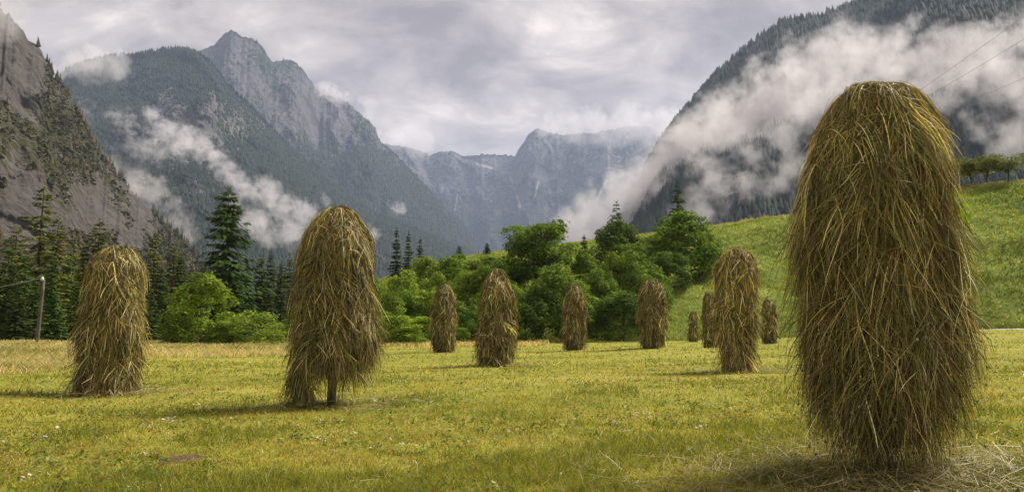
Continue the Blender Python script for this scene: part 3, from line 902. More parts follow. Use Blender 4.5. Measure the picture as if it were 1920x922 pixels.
LIGHT = [(4, (0.191, 0.275, 0.029)), (3, (0.136, 0.218, 0.023)), (2, (0.272, 0.341, 0.045)), (1, (0.092, 0.145, 0.020))]
MIDG = [(4, (0.129, 0.211, 0.027)), (3, (0.097, 0.165, 0.023)), (2, (0.194, 0.276, 0.035)), (1, (0.075, 0.119, 0.017))]
DARKG = [(4, (0.083, 0.145, 0.023)), (3, (0.062, 0.109, 0.019)), (2, (0.129, 0.193, 0.029))]
YELL = [(4, (0.195, 0.277, 0.036)), (3, (0.255, 0.323, 0.060)), (2, (0.128, 0.203, 0.027))]
OLIVE = [(4, (0.150, 0.180, 0.042)), (3, (0.112, 0.143, 0.033)), (2, (0.195, 0.210, 0.054))]
SPR = [(4, (0.039, 0.066, 0.020)), (3, (0.053, 0.085, 0.022)), (2, (0.074, 0.109, 0.027)), (1, (0.088, 0.062, 0.031))]
SPR2 = [(4, (0.051, 0.092, 0.021)), (3, (0.070, 0.120, 0.023)), (2, (0.097, 0.153, 0.029))]
LAR = [(4, (0.135, 0.156, 0.028)), (3, (0.104, 0.125, 0.025)), (2, (0.175, 0.189, 0.038)), (1, (0.111, 0.081, 0.038))]

def shrub_proto(tones, seed, w=1.0, h=1.0, nclump=60, nleaf=7000, size=0.042, shape='dome', trunk=0.012):
    """unit shrub: about w across, h high; scaled where it is planted"""
    V, Q, c, C = crown(w, h, 0.0, nclump, nleaf, size, seed, tones, 0.6, shape, 0.17, 0.30)
    r = np.random.default_rng(seed + 1)
    Vt, Qt, Tt = limbs(C, 0.03, trunk, r, 9)
    return (V, Q, c), (Vt, Qt, Tt)

def conifer(h, w, levels, nb, seed, tones, droop=0.35, sparse=0.0, z0=0.08, spray=0.30, power=0.85, K=7):
    r = np.random.default_rng(seed)
    P, N, A, L, Wd = [], [], [], [], []
    br = []
    for i in range(levels):
        u = (i + r.uniform(-0.35, 0.35)) / levels
        z = h * (z0 + (0.985 - z0) * np.clip(u, 0, 1))
        ln = w / 2 * (1 - np.clip(u, 0, 1)) ** power * r.uniform(0.85, 1.1) + 0.02 * w
        if u < 0.12: ln *= 0.6 + 3 * max(u, 0)
        m = max(3, int(nb * (0.55 + 0.45 * (1 - u))))
        for a in np.linspace(0, 2 * pi, m, endpoint=False) + r.uniform(0, 2 * pi):
            if r.uniform() < sparse: continue
            a += r.normal(0, 0.25)
            l = ln * r.uniform(0.6, 1.15)
            t = np.linspace(0, 1, K)
            dr = droop * (1.2 - u)
            zz = z + l * (0.22 * (u - 0.3) * t - dr * t ** 1.5 + dr * 0.45 * t ** 4)
            pts = np.stack([np.cos(a) * l * t, np.sin(a) * l * t, zz], -1)
            br.append((pts, l))
            for k in range(1, K):
                for sgn in (-1, 1, 0):
                    if r.uniform() < 0.08 + sparse * 0.5: continue
                    ang = a + sgn * r.uniform(0.5, 1.0)
                    sl_ = spray * (0.55 + 0.6 * (1 - t[k])) * r.uniform(0.7, 1.25) * (0.45 + 0.55 * min(1, l / (0.3 * w)))
                    P.append(pts[k] + r.normal(0, 0.04 * spray, 3)); L.append(sl_)
                    A.append([cos(ang), sin(ang), -0.25 - droop * r.uniform(0.1, 0.9)])
    # leader
    for k in range(10):
        a = r.uniform(0, 2 * pi)
        P.append([0, 0, h * (0.955 + 0.04 * k / 10)]); L.append(spray * 0.45); A.append([cos(a), sin(a), 0.9])
    P, A, L = np.array(P), norm(np.array(A)), np.array(L)
    n = len(P)
    up = norm(np.array([0, 0, 1.0]) + r.normal(0, 0.35, (n, 3)))
    S = norm(np.cross(A, up)); wd = L * r.uniform(0.26, 0.42, n)
    e = P + A * L[:, None]
    V = np.stack([P - S * wd[:, None] * 0.25, P + S * wd[:, None] * 0.25, P + A * L[:, None] * 0.55 + S * wd[:, None] * 0.5, e, P + A * L[:, None] * 0.55 - S * wd[:, None] * 0.5], 1)
    V[:, 3, 2] -= 0.10 * L
    b = np.arange(n)[:, None] * 5
    Q = b + np.array([[0, 1, 2, 4]]); T = b + np.array([[4, 2, 3]])
    c = pick_colors(n, tones, r)
    tr = [tube(np.linspace([0, 0, -0.4], [0, 0, h * 0.97], 9), np.linspace(h * 0.0125, h * 0.0015, 9), 7)]
    for pts, l in br[::2]:
        tr.append(tube(pts[::2], np.linspace(l * 0.014, l * 0.004, len(pts[::2])), 4))
    return (V.reshape(-1, 3), Q, T, np.repeat(c, 5, 0)), merge(tr)

class Plant:
    """one kind of tree or shrub: first planting owns the meshes, later ones are copies of the thing and its parts"""
    def __init__(s, name, foliage_name, stem_name, fol, stem, fmat, smat=None):
        s.name, s.fn, s.sn, s.fol, s.stem, s.fm, s.sm = name, foliage_name, stem_name, fol, stem, fmat, smat or M['bark']
        s.first = None
    def plant(s, loc, scale, rot, label, cat, group=None, tilt=0.0):
        if s.first is None:
            root = empty(s.name, (0, 0, 0))
            f = s.fol
            if len(f) == 4: mesh(s.fn, f[0], f[1], f[2], s.fm, root, color=f[3])
            else: mesh(s.fn, f[0], f[1], None, s.fm, root, color=f[2])
            mesh(s.sn, s.stem[0], s.stem[1], s.stem[2], s.sm, root, smooth=True)
            s.first = root
        else:
            root = copy_tree(s.first)
            for k in ('label', 'category', 'group'):
                if k in root: del root[k]
        root.location = loc; root.scale = scale; root.rotation_euler = (0, tilt, rot)
        tag(root, label, cat, group)
        return root

def spot(px, d):
    az = azel(px, HY)[0]
    x, y = d * sin(az), d * cos(az)
    return x, y, float(land_z(np.array([x]), np.array([y]))[0])

def top_z(px, py, d):
    return at(px, py, d)[2]

shr = {
    'light': [Plant('leafy_shrub', 'foliage', 'stems', *shrub_proto(LIGHT, s), M['leaf']) for s in (1, 2)],
    'mid': [Plant('leafy_shrub', 'foliage', 'stems', *shrub_proto(MIDG, s), M['leaf']) for s in (3, 4, 5)],
    'dark': [Plant('leafy_shrub', 'foliage', 'stems', *shrub_proto(DARKG, s), M['leaf']) for s in (6, 7)],
    'yellow': [Plant('leafy_shrub', 'foliage', 'stems', *shrub_proto(YELL, s, nleaf=3600), M['leaf']) for s in (8,)],
}
rs = np.random.default_rng(77)
def shrub(kind, px, py_top, w_px, d, label, group=None, cat='shrub', k=None):
    x, y, z = spot(px, d)
    h = max(0.6, top_z(px, py_top, d) - z); w = w_px * d / F
    lst = shr[kind]; p = lst[int(rs.integers(len(lst))) if k is None else k % len(lst)]
    return p.plant((x, y, z - 0.05), (w * 1.12, w * 1.12, h * 1.05), rs.uniform(0, 2 * pi), label, cat, group)

# bushes by the left wood
shrub('light', 375, 508, 128, 38, 'bright green bushy tree below the big dark spruce', k=0)
shrub('yellow', 478, 574, 112, 36, 'yellowish green loose shrub between the bright bushy tree and the open skirt haystack')
shrub('light', 425, 598, 70, 36.5, 'low light shrub between the bright bushy tree and the yellowish shrub', k=1)
shrub('mid', 335, 606, 56, 39, 'low shrub at the left foot of the bright bushy tree', k=0)
for px, py, w, d in ((515, 600, 70, 42), (560, 590, 90, 43), (640, 585, 100, 43), (690, 592, 80, 42)):
    shrub('mid', px, py, w, d, 'green shrub behind the open skirt haystack', 'shrubs behind the open skirt haystack')
# thicket in the middle
GT = 'shrubs of the thicket below the bank'
front = [('light', 742, 588, 92, 41), ('light', 768, 604, 74, 40), ('light', 792, 590, 78, 43), ('dark', 872, 565, 76, 44), ('mid', 852, 600, 60, 43), ('dark', 985, 562, 80, 45), ('mid', 945, 585, 60, 45)]
for a in front:
    shrub(*a, 'shrub along the front edge of the thicket between the open skirt and straight haystacks', 'front shrubs of the thicket')
mid = [('light', 762, 503, 92, 52), ('light', 728, 545, 84, 48), ('light', 838, 545, 90, 49), ('light', 800, 540, 80, 50), ('mid', 905, 540, 84, 50), ('mid', 940, 515, 84, 54), ('light', 880, 506, 92, 58), ('mid', 836, 478, 100, 62), ('light', 885, 486, 100, 66), ('mid', 925, 478, 90, 74), ('light', 795, 478, 80, 68),
       ('mid', 855, 474, 64, 74), ('mid', 905, 496, 70, 66), ('mid', 700, 512, 90, 58), ('mid', 650, 520, 110, 56), ('mid', 590, 540, 90, 55), ('light', 960, 530, 70, 50), ('light', 905, 500, 90, 57), ('mid', 945, 497, 84, 60), ('light', 925, 512, 84, 54), ('mid', 930, 486, 76, 68), ('light', 868, 490, 80, 66), ('light', 820, 510, 80, 56), ('mid', 770, 535, 80, 50), ('light', 920, 525, 70, 52)]
for a in mid:
    shrub(*a, 'shrub inside the thicket behind the small leaning haystack', GT)
shrub('mid', 1052, 492, 132, 47, 'broad rounded shrub behind the small straight haystack', k=1)
shrub('dark', 1015, 524, 96, 46, 'dark shrub right behind the pointed middle haystack', k=0)
shrub('dark', 1170, 538, 108, 48, 'dark low shrub at the foot of the bank left of the round topped haystack', k=1)
shrub('dark', 1118, 575, 60, 48, 'small dark shrub right of the straight haystack', k=0)
shrub('mid', 1195, 450, 112, 55, 'broad mid green shrub above the dark low one on the bank', k=2)
shrub('mid', 1222, 505, 84, 52, 'mid green shrub directly behind the round topped haystack', k=0)
shrub('mid', 1125, 500, 80, 52, 'shrub between the broad rounded shrub and the bank', k=1)
shrub('dark', 1158, 404, 96, 63, 'tall dark green bush standing in front of a thin spruce top', k=0)
shrub('mid', 1288, 394, 118, 62, 'big round bush high on the bank under the tallest thin spruce', k=1)
shrub('mid', 1336, 434, 54, 63, 'small bush at the right edge of the big round bush', k=2)
shrub('mid', 1230, 432, 84, 61, 'bush filling the gap left of the big round bush', k=0)
shrub('dark', 1255, 466, 80, 58, 'dark bush under the big round bush', k=1)
shrub('mid', 1105, 462, 72, 60, 'bush at the right foot of the spreading maple', k=2)
shrub('dark', 1000, 478, 120, 60, 'dark undergrowth bush at the foot of the spreading maple', k=1)
shrub('light', 1150, 470, 70, 54, 'light green bush below the tall dark green bush', k=0)

# spreading maple
def maple():
    px, d = 1010, 57
    x, y, z = spot(px, d)
    h = top_z(px, 388, d) - z; w = 165 * d / F
    V, Q, c, C = crown(w, h * 0.82, h * 0.18, 58, 9500, 0.23, 42, MIDG + [(2.5, (0.10, 0.16, 0.02))], 0.55, 'round', 0.16, 0.27)
    r = np.random.default_rng(6)
    st = limbs(C, h * 0.22, 0.16, r, 34)
    Plant('maple_tree', 'crown', 'trunk', (V, Q, c), st, M['leaf']).plant((x, y, z), (1, 1, 1), 0.3, 'spreading broad maple with airy crown rising above the thicket', 'tree')
maple()

# conifers
con = {
    'spruce': [Plant('spruce_tree', 'crown', 'trunk', *conifer(10, 3.6, 26, 8, s, SPR, 0.45, 0.05, 0.05, 0.62), M['needle']) for s in (1, 2, 3)],
    'green': [Plant('spruce_tree', 'crown', 'trunk', *conifer(10, 4.2, 24, 8, s, SPR2, 0.5, 0.05, 0.04, 0.7), M['needle']) for s in (4, 5)],
    'larch': [Plant('larch_tree', 'crown', 'trunk', *conifer(10, 2.9, 36, 7, s, LAR, 0.25, 0.22, 0.14, 0.38, 0.55), M['needle']) for s in (7, 8)],
    'thin': [Plant('spruce_tree', 'crown', 'trunk', *conifer(10, 4.4, 24, 7, 9, SPR2, 0.10, 0.14, 0.04, 0.75, 0.8), M['needle'])],
}
def conif(kind, px, py_top, w_px, d, label, group=None, cat='tree', k=None, tilt=None):
    x, y, z = spot(px, d)
    h = max(1.0, top_z(px, py_top, d) - z); w = w_px * d / F
    base_w = {'spruce': 3.6, 'green': 4.2, 'larch': 2.9, 'thin': 4.4}[kind]
    lst = con[kind]; p = lst[int(rs.integers(len(lst))) if k is None else k % len(lst)]
    return p.plant((x, y, z), (w / base_w, w / base_w, h / 10), rs.uniform(0, 2 * pi), label, cat, group, rs.normal(0, 0.012) if tilt is None else tilt)

# hero spruce
def hero():
    px, d = 418, 55
    x, y, z = spot(px, d)
    h = top_z(416, 349, d) - z; w = 165 * d / F
    fol, st = conifer(h, w, 27, 8, 77, SPR2, 0.30, 0.18, 0.10, 0.8, 0.66, 8)
    Plant('spruce_tree', 'crown', 'trunk', fol, st, M['needle']).plant((x, y, z), (1, 1, 1), 0.5, 'big dark spruce towering over the bright bushy tree', 'tree')
hero()
conif('larch', 62, 338, 100, 52, 'tallest pale larch at the left edge of the wood', k=0, tilt=0.03)
conif('larch', 176, 406, 84, 54, 'larch with bare trunk top just left above the leftmost haystack', k=1)
conif('larch', 282, 430, 76, 56, 'larch right of the leftmost haystack', k=0)
conif('larch', 318, 452, 64, 58, 'slim larch between the leftmost haystack and the big dark spruce', k=1)
conif('larch', 18, 420, 90, 56, 'larch cut by the left frame edge', k=1)
conif('larch', 128, 432, 70, 58, 'slim larch between the tallest larch and the bare topped one', k=0)
conif('larch', 95, 400, 80, 50, 'broad larch right of the tallest one', k=1)
conif('larch', 232, 452, 70, 55, 'larch standing straight behind the leftmost haystack', k=1)
conif('spruce', 334, 466, 52, 52, 'small dark spruce left of the big dark spruce', k=0)
for px, py, w, d in ((487, 476, 54, 56), (503, 470, 48, 60), (523, 488, 50, 58), (460, 486, 50, 58), (540, 478, 50, 62)):
    conif('spruce', px, py, w, d, 'dark spruce between the big dark spruce and the open skirt haystack', 'dark spruces right of the big spruce')
for px, py, w, d in ((8, 455, 60, 50), (38, 470, 62, 47), (92, 478, 60, 49), (118, 462, 62, 52), (148, 452, 60, 54), (100, 540, 56, 44), (30, 540, 60, 43), (140, 530, 56, 45), (-40, 450, 80, 50), (62, 520, 60, 46)):
    conif('green' if px % 3 else 'spruce', px, py, w, d, 'green spruce in the wood left of the leftmost haystack', 'spruces left of the leftmost haystack')
for px, py, w, d in ((186, 486, 58, 52), (214, 500, 56, 50), (246, 480, 58, 54), (268, 500, 56, 50), (296, 486, 56, 53), (308, 530, 50, 46), (354, 500, 56, 54), (285, 556, 50, 45), (380, 490, 60, 60), (445, 520, 56, 52), (500, 540, 60, 50), (530, 560, 50, 48)):
    conif('green' if px % 2 else 'spruce', px, py, w, d, 'dark spruce in the wood between the leftmost and open skirt haystacks', 'spruces right of the leftmost haystack')
for i in range(26):
    px = -120 + i * 27 + rs.uniform(-9, 9)
    conif('spruce', px, rs.uniform(476, 512), 58, rs.uniform(64, 78), 'dark spruce in the back row of the left wood', 'back row spruces of the left wood')
for px, py, w, d, l in ((742, 424, 44, 72, 'tallest of three spruces above the thicket right of the open skirt haystack'), (763, 432, 38, 74, 'middle one of three spruces above the thicket'), (785, 443, 34, 75, 'shortest of three spruces above the thicket, on the right')):
    conif('spruce', px, py, w, d, l)
for px, py, w, d, l in ((860, 459, 30, 84, 'small spruce tip above the thicket behind the leaning haystack'), (913, 455, 22, 92, 'tiny spruce on the bank crest left of the maple')):
    conif('spruce', px, py, w, d, l)
conif('thin', 1160, 377, 66, 67, 'thin spruce top rising behind the tall dark green bush', k=0)
conif('thin', 1278, 339, 70, 68, 'tallest thin spruce rising out of the big round bush', k=0)
conif('spruce', 1098, 440, 40, 68, 'small dark spruce right beside the maple crown')

# orchard trees on the crest
def orchard():
    protos = []
    for s in (1, 2):
        V, Q, c, C = crown(1.0, 0.62, 0.38, 26, 2600, 0.045, 60 + s, OLIVE, 0.55, 'round', 0.2, 0.32)
        r = np.random.default_rng(s); protos.append(Plant('orchard_tree', 'crown', 'trunk', (V, Q, c), limbs(C, 0.25, 0.022, r, 16, 0.05), M['leaf']))
    for i, (px, py, w, d, l) in enumerate(((1838, 293, 62, 81, 'orchard tree on the crest beside the huge haystack'), (1872, 288, 66, 80, 'orchard tree in the middle of three on the crest'),
                                           (1912, 283, 74, 78, 'orchard tree cut by the right frame edge on the crest'))):
        x, y, z = spot(px, d)
        h = top_z(px, py, d) - z; ww = w * d / F
        protos[i % 2].plant((x, y, z - 0.02), (ww * 1.15, ww * 1.15, h), rs.uniform(0, 6), l, 'tree')
orchard()

# ------------------------------------------------------------------ posts, poles, wires
def post(px, py_top, d, rad, name, label, cat='post', lean=(0, 0)):
    x, y, z = spot(px, d)
    h = top_z(px, py_top, d) - z
    pts = np.linspace([0, 0, -0.3], [lean[0], lean[1], h], 7)
    pts[1:-1, :2] += rs.normal(0, rad * 0.15, (5, 2))
    V, Q, T = tube(pts, np.linspace(rad, rad * 0.8, 7), 8)
    o = mesh(name, V, Q, T, M['post'], None, smooth=True)
    o.location = (x, y, z)
    return tag(o, label, cat)
post(1424, 391, 86.4, 0.09, 'fence_post', 'taller dark fence post on the bank crest left of the huge haystack')
post(1387, 407, 87.2, 0.085, 'fence_post', 'shorter dark fence post on the crest nearer the big round bush')
post(1451, 388, 86, 0.045, 'fence_post', 'thin pale stake on the crest closest to the huge haystack')
post(896, 472, 93, 0.07, 'fence_post', 'fence post on the crest behind the thicket, left one of two')
post(906, 470, 92.5, 0.07, 'fence_post', 'fence post on the crest behind the thicket, right one of two')

def utility():
    px, d = 69, 38
    x, y, z = spot(px, d)
    tp = at(82, 524, d) - np.array([x, y, z])
    root = empty('utility_pole', (x, y, z))
    tag(root, 'leaning wooden utility pole before the wood at far left', 'utility pole')
    V, Q, T = tube(np.linspace([0, 0, -0.4], tp, 7), np.linspace(0.085, 0.06, 7), 10)
    mesh('pole', V, Q, T, M['post'], root, smooth=True)
    k = NT('porcelain'); pm = k.out(k.principled((0.55, 0.56, 0.52), 0.3, None, 0.5))
    i0 = tp + np.array([0.0, -0.10, -0.05])
    V, Q, T = tube(np.array([i0, i0 + [0, 0, 0.05], i0 + [0, 0, 0.1], i0 + [0, 0, 0.16]]), [0.05, 0.07, 0.05, 0.03], 8)
    mesh('insulator', V, Q, T, pm, root, smooth=True)
    k = NT('wire'); wm = k.out(k.principled((0.22, 0.22, 0.22), 0.5, None, 0.4))
    return np.array([x, y, z]) + i0 + [0, 0, 0.12], wm
tip, M['wire'] = utility()

def wire(a, b, sag, rad, label):
    t = np.linspace(0, 1, 40)[:, None]
    p = (1 - t) * a + t * b; p[:, 2] -= (4 * sag * t * (1 - t))[:, 0]
    V, Q, T = tube(p, np.full(40, rad), 5)
    return tag(mesh('overhead_wire', V, Q, T, M['wire'], None, smooth=True), label, 'wire')
wire(tip, at(-420, 618, 44) + np.array([0, 0, 0.9]), 0.35, 0.016, 'single thin wire running left from the leaning utility pole')
def ridge_pole():
    px, d = 1652, 84
    x, y, z = spot(px, d); zt = top_z(px, 232, d)
    root = empty('utility_pole', (x, y, z)); tag(root, 'utility pole on the crest hidden behind the huge haystack', 'utility pole')
    V, Q, T = tube(np.linspace([0, 0, -0.5], [0, 0, zt - z], 7), np.linspace(0.16, 0.11, 7), 10)
    mesh('pole', V, Q, T, M['post'], root, smooth=True)
    V, Q, T = tube(np.linspace([-0.8, 0, zt - z - 0.4], [0.8, 0, zt - z - 0.4], 4), np.full(4, 0.06), 6)
    mesh('crossarm', V, Q, T, M['post'], root)
    return np.array([x, y, zt - 0.35])
rp = ridge_pole()
wire(rp + [-0.7, 0, 0], at(2300, -255, 62), 0.4, 0.014, 'uppermost overhead wire across the mist right of the huge haystack')
wire(rp + [0.0, 0, 0.1], at(2300, -178, 63), 0.6, 0.014, 'middle overhead wire just under the uppermost one')
wire(rp + [0.7, 0, -0.9], at(2300, -30, 64), 0.4, 0.013, 'lowest overhead wire, well below the other two')

# ------------------------------------------------------------------ mountains
def conifer_wood(P, Hs, seed, tones, wide=0.30, tiers=2, sides=5):
    """far wood: every tree a small tapering crown of stacked ragged cones, all in one mesh"""
    r = np.random.default_rng(seed); n = len(P)
    V, T, off = [], [], 0
    for k in range(tiers):
        z0 = 0.08 + 0.42 * k * (2 / max(tiers, 2)) * 0.9; z1 = 0.62 + 0.38 * k / max(1, tiers - 1) if tiers > 1 else 1.0
        rad = wide * (1 - 0.42 * k) * 0.5
        a = np.linspace(0, 2 * pi, sides, endpoint=False)[None] + r.uniform(0, 6, (n, 1))
        rr = rad * r.uniform(0.6, 1.3, (n, sides)) * Hs[:, None]
        ring = np.stack([P[:, None, 0] + rr * np.cos(a), P[:, None, 1] + rr * np.sin(a), P[:, None, 2] + Hs[:, None] * (z0 + r.uniform(-0.06, 0.06, (n, sides)))], -1)
        apex = P + np.stack([0 * Hs, 0 * Hs, Hs * z1], -1); apex[:, :2] += r.normal(0, 0.03, (n, 2)) * Hs[:, None]
        vv = np.concatenate([ring, apex[:, None]], 1)
        i = np.arange(sides)
        t = np.stack([i, (i + 1) % sides, np.full(sides, sides)], -1)
        T.append((np.arange(n)[:, None, None] * (sides + 1) + t[None]).reshape(-1, 3) + off)
        V.append(vv.reshape(-1, 3)); off += n * (sides + 1)
    c = pick_colors(n, tones, r)
    c = np.concatenate([np.repeat(c, sides + 1, 0)] * tiers)
    return np.vstack(V), np.vstack(T), c

M['wood'] = leaf_material('far_wood', 0.08, 1.0, 0.1, 0.8)

def mountain(label, sky, base, ridge, nA, nT, gpow, amp, freq, seed, mat, rockf, screef=None, jag=0.0, ridge_var=0.06, zamp=0.03, shelf=0.0):
    pts = np.array([azel(px, py) for px, py in sky])
    az = np.linspace(pts[0, 0], pts[-1, 0], nA)
    te = np.interp(az, pts[:, 0], pts[:, 1])
    if jag: te = te + jag * (fbm(az * 260, az * 0, 4, seed + 50, 0.6) - 0.5)
    rd = ridge * (1 + ridge_var * (fbm(az * 9, az * 0 + 3, 3, seed + 1) - 0.5) * 2)
    bd = base * (1 + 0.15 * (fbm(az * 11, az * 0 + 8, 3, seed + 2) - 0.5))
    zr = CH + te * rd
    t = np.concatenate([np.linspace(0, 1, nT), 1 + np.linspace(0.03, 0.9, 8)])
    tt = np.minimum(t, 1)[:, None]
    s = (az * (base + ridge) / 2)[None]
    warp = (fbm(s * freq * 0.5, tt * 2.5, 3, seed + 3) - 0.5) * 1.6
    gul = ridged(s * freq + warp, tt * 1.6 + 0.0 * s, 5, seed + 4)
    det = fbm(s * freq * 5, tt * 14, 4, seed + 5)
    env = np.sin(np.clip(tt, 0, 1) * pi) ** 0.5 * (1 - 0.0 * tt)
    env = np.maximum(env, 0.0)
    depth = (ridge - base)
    d = bd[None] + (rd - bd)[None] * t[:, None] + amp * depth * ((0.6 - gul) * 1.3 + (det - 0.5) * 0.5) * env
    g = tt ** gpow
    if shelf: g = g + shelf * np.sin(tt * 17 + fbm(s * freq, tt * 3, 2, seed + 6) * 6) * (tt * (1 - tt)) * 1.2
    z = zr[None] * g + zamp * zr[None] * (fbm(s * freq * 2.2, tt * 6, 4, seed + 7) - 0.5) * env
    z = np.where(t[:, None] > 1, zr[None] * (1 - (t[:, None] - 1) / 0.9 * 1.05), z)
    A = np.broadcast_to(az[None], d.shape)
    V = np.stack([d * np.sin(A), d * np.cos(A), z - 3.0 * (tt < 0.001)], -1)
    px, py = project(V)
    rock = np.clip(rockf(px, py, gul, det), 0, 1)
    sc = np.clip(screef(px, py), 0, 1) if screef else np.zeros_like(rock)
    o = mesh('mountain', V, grid_quads(len(t), nA)[:, ::-1], None, mat, smooth=True, attrs={'rock': rock.ravel(), 'scree': sc.ravel()})
    o['kind'] = 'structure'; o['label'] = label; o['category'] = 'mountain'
    return V, rock, sc, nT

def scatter(V, rock, sc, nT, n, seed, thr=0.5, tmax=1.0, tmin=0.0, edge=0):
    r = np.random.default_rng(seed)
    m = int(nT * tmax) - 2
    i = r.integers(int(nT * tmin), m, n); j = r.integers(0, V.shape[1] - 2, n)
    u, v = r.uniform(0, 1, (2, n))
    # area weighting
    e1 = V[i + 1, j] - V[i, j]; e2 = V[i, j + 1] - V[i, j]
    ar = np.linalg.norm(np.cross(e1, e2), axis=1)
    keep = r.uniform(0, 1, n) < ar / np.quantile(ar, 0.95)
    keep &= (rock[i, j] + r.normal(0, 0.10, n) < thr) & (sc[i, j] < 0.4)
    P = V[i, j] + e1 * u[:, None] + e2 * v[:, None]
    if edge:
        k = r.integers(2, V.shape[1] - 2, edge); w = r.uniform(0, 1, (edge, 1))
        Pe = V[nT - 1, k] * (1 - w) + V[nT - 1, k + 1] * w
        Pe = Pe[(rock[nT - 1, k] + r.normal(0, 0.1, edge)) < thr + 0.15]
        return np.vstack([P[keep], Pe])
    return P[keep]

def wood(P, h0, h1, seed, tones, label, **kw):
    r = np.random.default_rng(seed)
    Hs = r.uniform(h0, h1, len(P))
    P = P - np.array([0, 0, 1.0]) * Hs[:, None] * 0.06
    V, T, c = conifer_wood(P, Hs, seed, tones, **kw)
    tag(mesh('wood', V, None, T, M['wood'], color=c), label, 'woodland', kind='stuff')

G = lambda px, py, cx, cy, rx, ry: np.exp(-((px - cx) / rx) ** 2 - ((py - cy) / ry) ** 2)
FIR = [(3, (0.020, 0.031, 0.022)), (3, (0.029, 0.040, 0.024)), (1, (0.043, 0.051, 0.030))]
CLIFFWOOD = [(3, (0.055, 0.053, 0.019)), (2, (0.035, 0.041, 0.015)), (2, (0.085, 0.068, 0.025)), (1, (0.070, 0.044, 0.025))]

# left cliff, close and brown
cm = mat_mountain('cliff_rock', (0.050, 0.043, 0.038), (0.20, 0.178, 0.162), (0.034, 0.036, 0.014), (0.11, 0.10, 0.038), 4.0)
cl = mountain('steep brown rock wall with scrub at far left', [(-500, -420), (-200, -190), (-60, -40), (0, 12), (28, 40), (50, 72), (76, 96), (92, 120), (104, 148), (125, 172), (150, 222), (172, 262), (200, 302), (235, 345), (262, 374), (300, 414), (330, 440), (370, 486), (420, 540), (480, 600), (520, 626)],
              170, 620, 420, 340, 1.3, 0.085, 0.014, 5, cm,
              lambda px, py, g, d: 0.33 + 0.85 * G(px, py, 22, 105, 60, 85) + 0.32 * G(px, py, 110, 380, 110, 60) + 0.3 * G(px, py, 20, 390, 70, 70) + 0.3 * G(px, py, 240, 420, 60, 50) + 0.75 * (fbm(px / 55, py / 70, 4, 7) - 0.45) + 0.5 * (d - 0.5),
              jag=0.012, zamp=0.07, shelf=0.05)
def scrub(P, seed):
    r = np.random.default_rng(seed); n = len(P); q = 16
    sz = r.uniform(1.6, 5.0, n) * np.where(r.uniform(0, 1, n) < 0.2, 1.5, 1)
    u = norm(r.normal(0, 1, (n, q, 3))) * r.uniform(0.3, 1, (n, q, 1)) ** 0.5
    u[..., 2] = u[..., 2] * 0.75 + 0.55
    C = (P[:, None] + u * sz[:, None, None] * 0.5).reshape(-1, 3)
    N = norm(u.reshape(-1, 3) + r.normal(0, 0.5, (n * q, 3)) + np.array([0, 0, 0.4]))
    V, Q = leaf_quads(C, N, np.repeat(sz, q) * r.uniform(0.22, 0.5, n * q), r, 0.75)
    c = np.repeat(np.repeat(pick_colors(n, CLIFFWOOD, r), q, 0) * r.uniform(0.75, 1.25, (n * q, 1)), 4, 0)
    tag(mesh('scrub', V, Q, None, M['wood'], color=c), 'brownish green scrub clinging to the brown rock wall', 'scrub', kind='stuff')
scrub(scatter(*cl, 12500, 12, 0.47, 0.99, 0.03), 3)
wood(scatter(*cl, 1500, 1, 0.40, 0.99, 0.05, 420), 4, 10, 2, CLIFFWOOD[1:], 'small firs standing on ledges of the brown rock wall', wide=0.36, tiers=3, sides=7)

# big forested mountain
fm = mat_mountain('forested_mountain', (0.07, 0.07, 0.073), (0.27, 0.25, 0.248), (0.022, 0.038, 0.018), (0.045, 0.062, 0.028), 1.2)
m2 = mountain('dark forested mountain with a grey rock band', [(-300, 330), (60, 190), (105, 150), (125, 132), (150, 122), (200, 108), (250, 104), (290, 97), (330, 92), (352, 93), (375, 102), (400, 122), (430, 160), (455, 184), (480, 210), (520, 250), (560, 290), (620, 345), (700, 398), (800, 438), (880, 470), (940, 500), (1000, 560)],
              900, 2300, 460, 260, 1.15, 0.10, 0.0035, 15, fm,
              lambda px, py, g, d: 0.02 + 0.62 * G(px, py, 400, 230, 110, 55) + 0.4 * G(px, py, 250, 250, 80, 70) + 0.35 * G(px, py, 350, 330, 90, 60) + 0.20 * G(px, py, 700, 400, 60, 40) + 0.55 * (fbm(px / 45, py / 60, 4, 9) - 0.5) + 0.5 * (d - 0.5),
              jag=0.004, zamp=0.04)
wood(scatter(*m2, 60000, 3, 0.40, 1.0, 0.1, 900), 7, 13, 4, FIR, 'dark fir forest covering the big left mountain', wide=0.55, tiers=1, sides=5)

# rocky peak behind it
pm_ = mat_mountain('peak_rock', (0.055, 0.055, 0.058), (0.22, 0.20, 0.20), (0.026, 0.044, 0.022), (0.055, 0.072, 0.034), 0.8)
m3 = mountain('grey pointed rock peak', [(200, 260), (300, 150), (368, 97), (385, 92), (402, 84), (416, 70), (428, 60), (436, 57), (446, 62), (458, 70), (474, 74), (488, 84), (497, 94), (503, 108), (512, 117), (528, 113), (546, 113), (560, 122), (574, 140), (588, 158), (600, 178), (616, 180), (634, 184), (655, 196), (676, 214), (692, 228), (704, 240), (708, 258), (716, 268), (740, 288), (770, 318), (810, 360), (860, 420), (920, 490), (980, 570)],
              1700, 3400, 460, 260, 1.25, 0.10, 0.0032, 25, pm_,
              lambda px, py, g, d: 0.02 + 0.55 * sstep(345, 200, py) + 0.3 * G(px, py, 440, 80, 50, 30) + 0.2 * G(px, py, 600, 220, 70, 60) + 0.7 * (fbm(px / 40, py / 60, 4, 12) - 0.5) + 0.5 * (d - 0.5),
              jag=0.006, zamp=0.05, shelf=0.02)
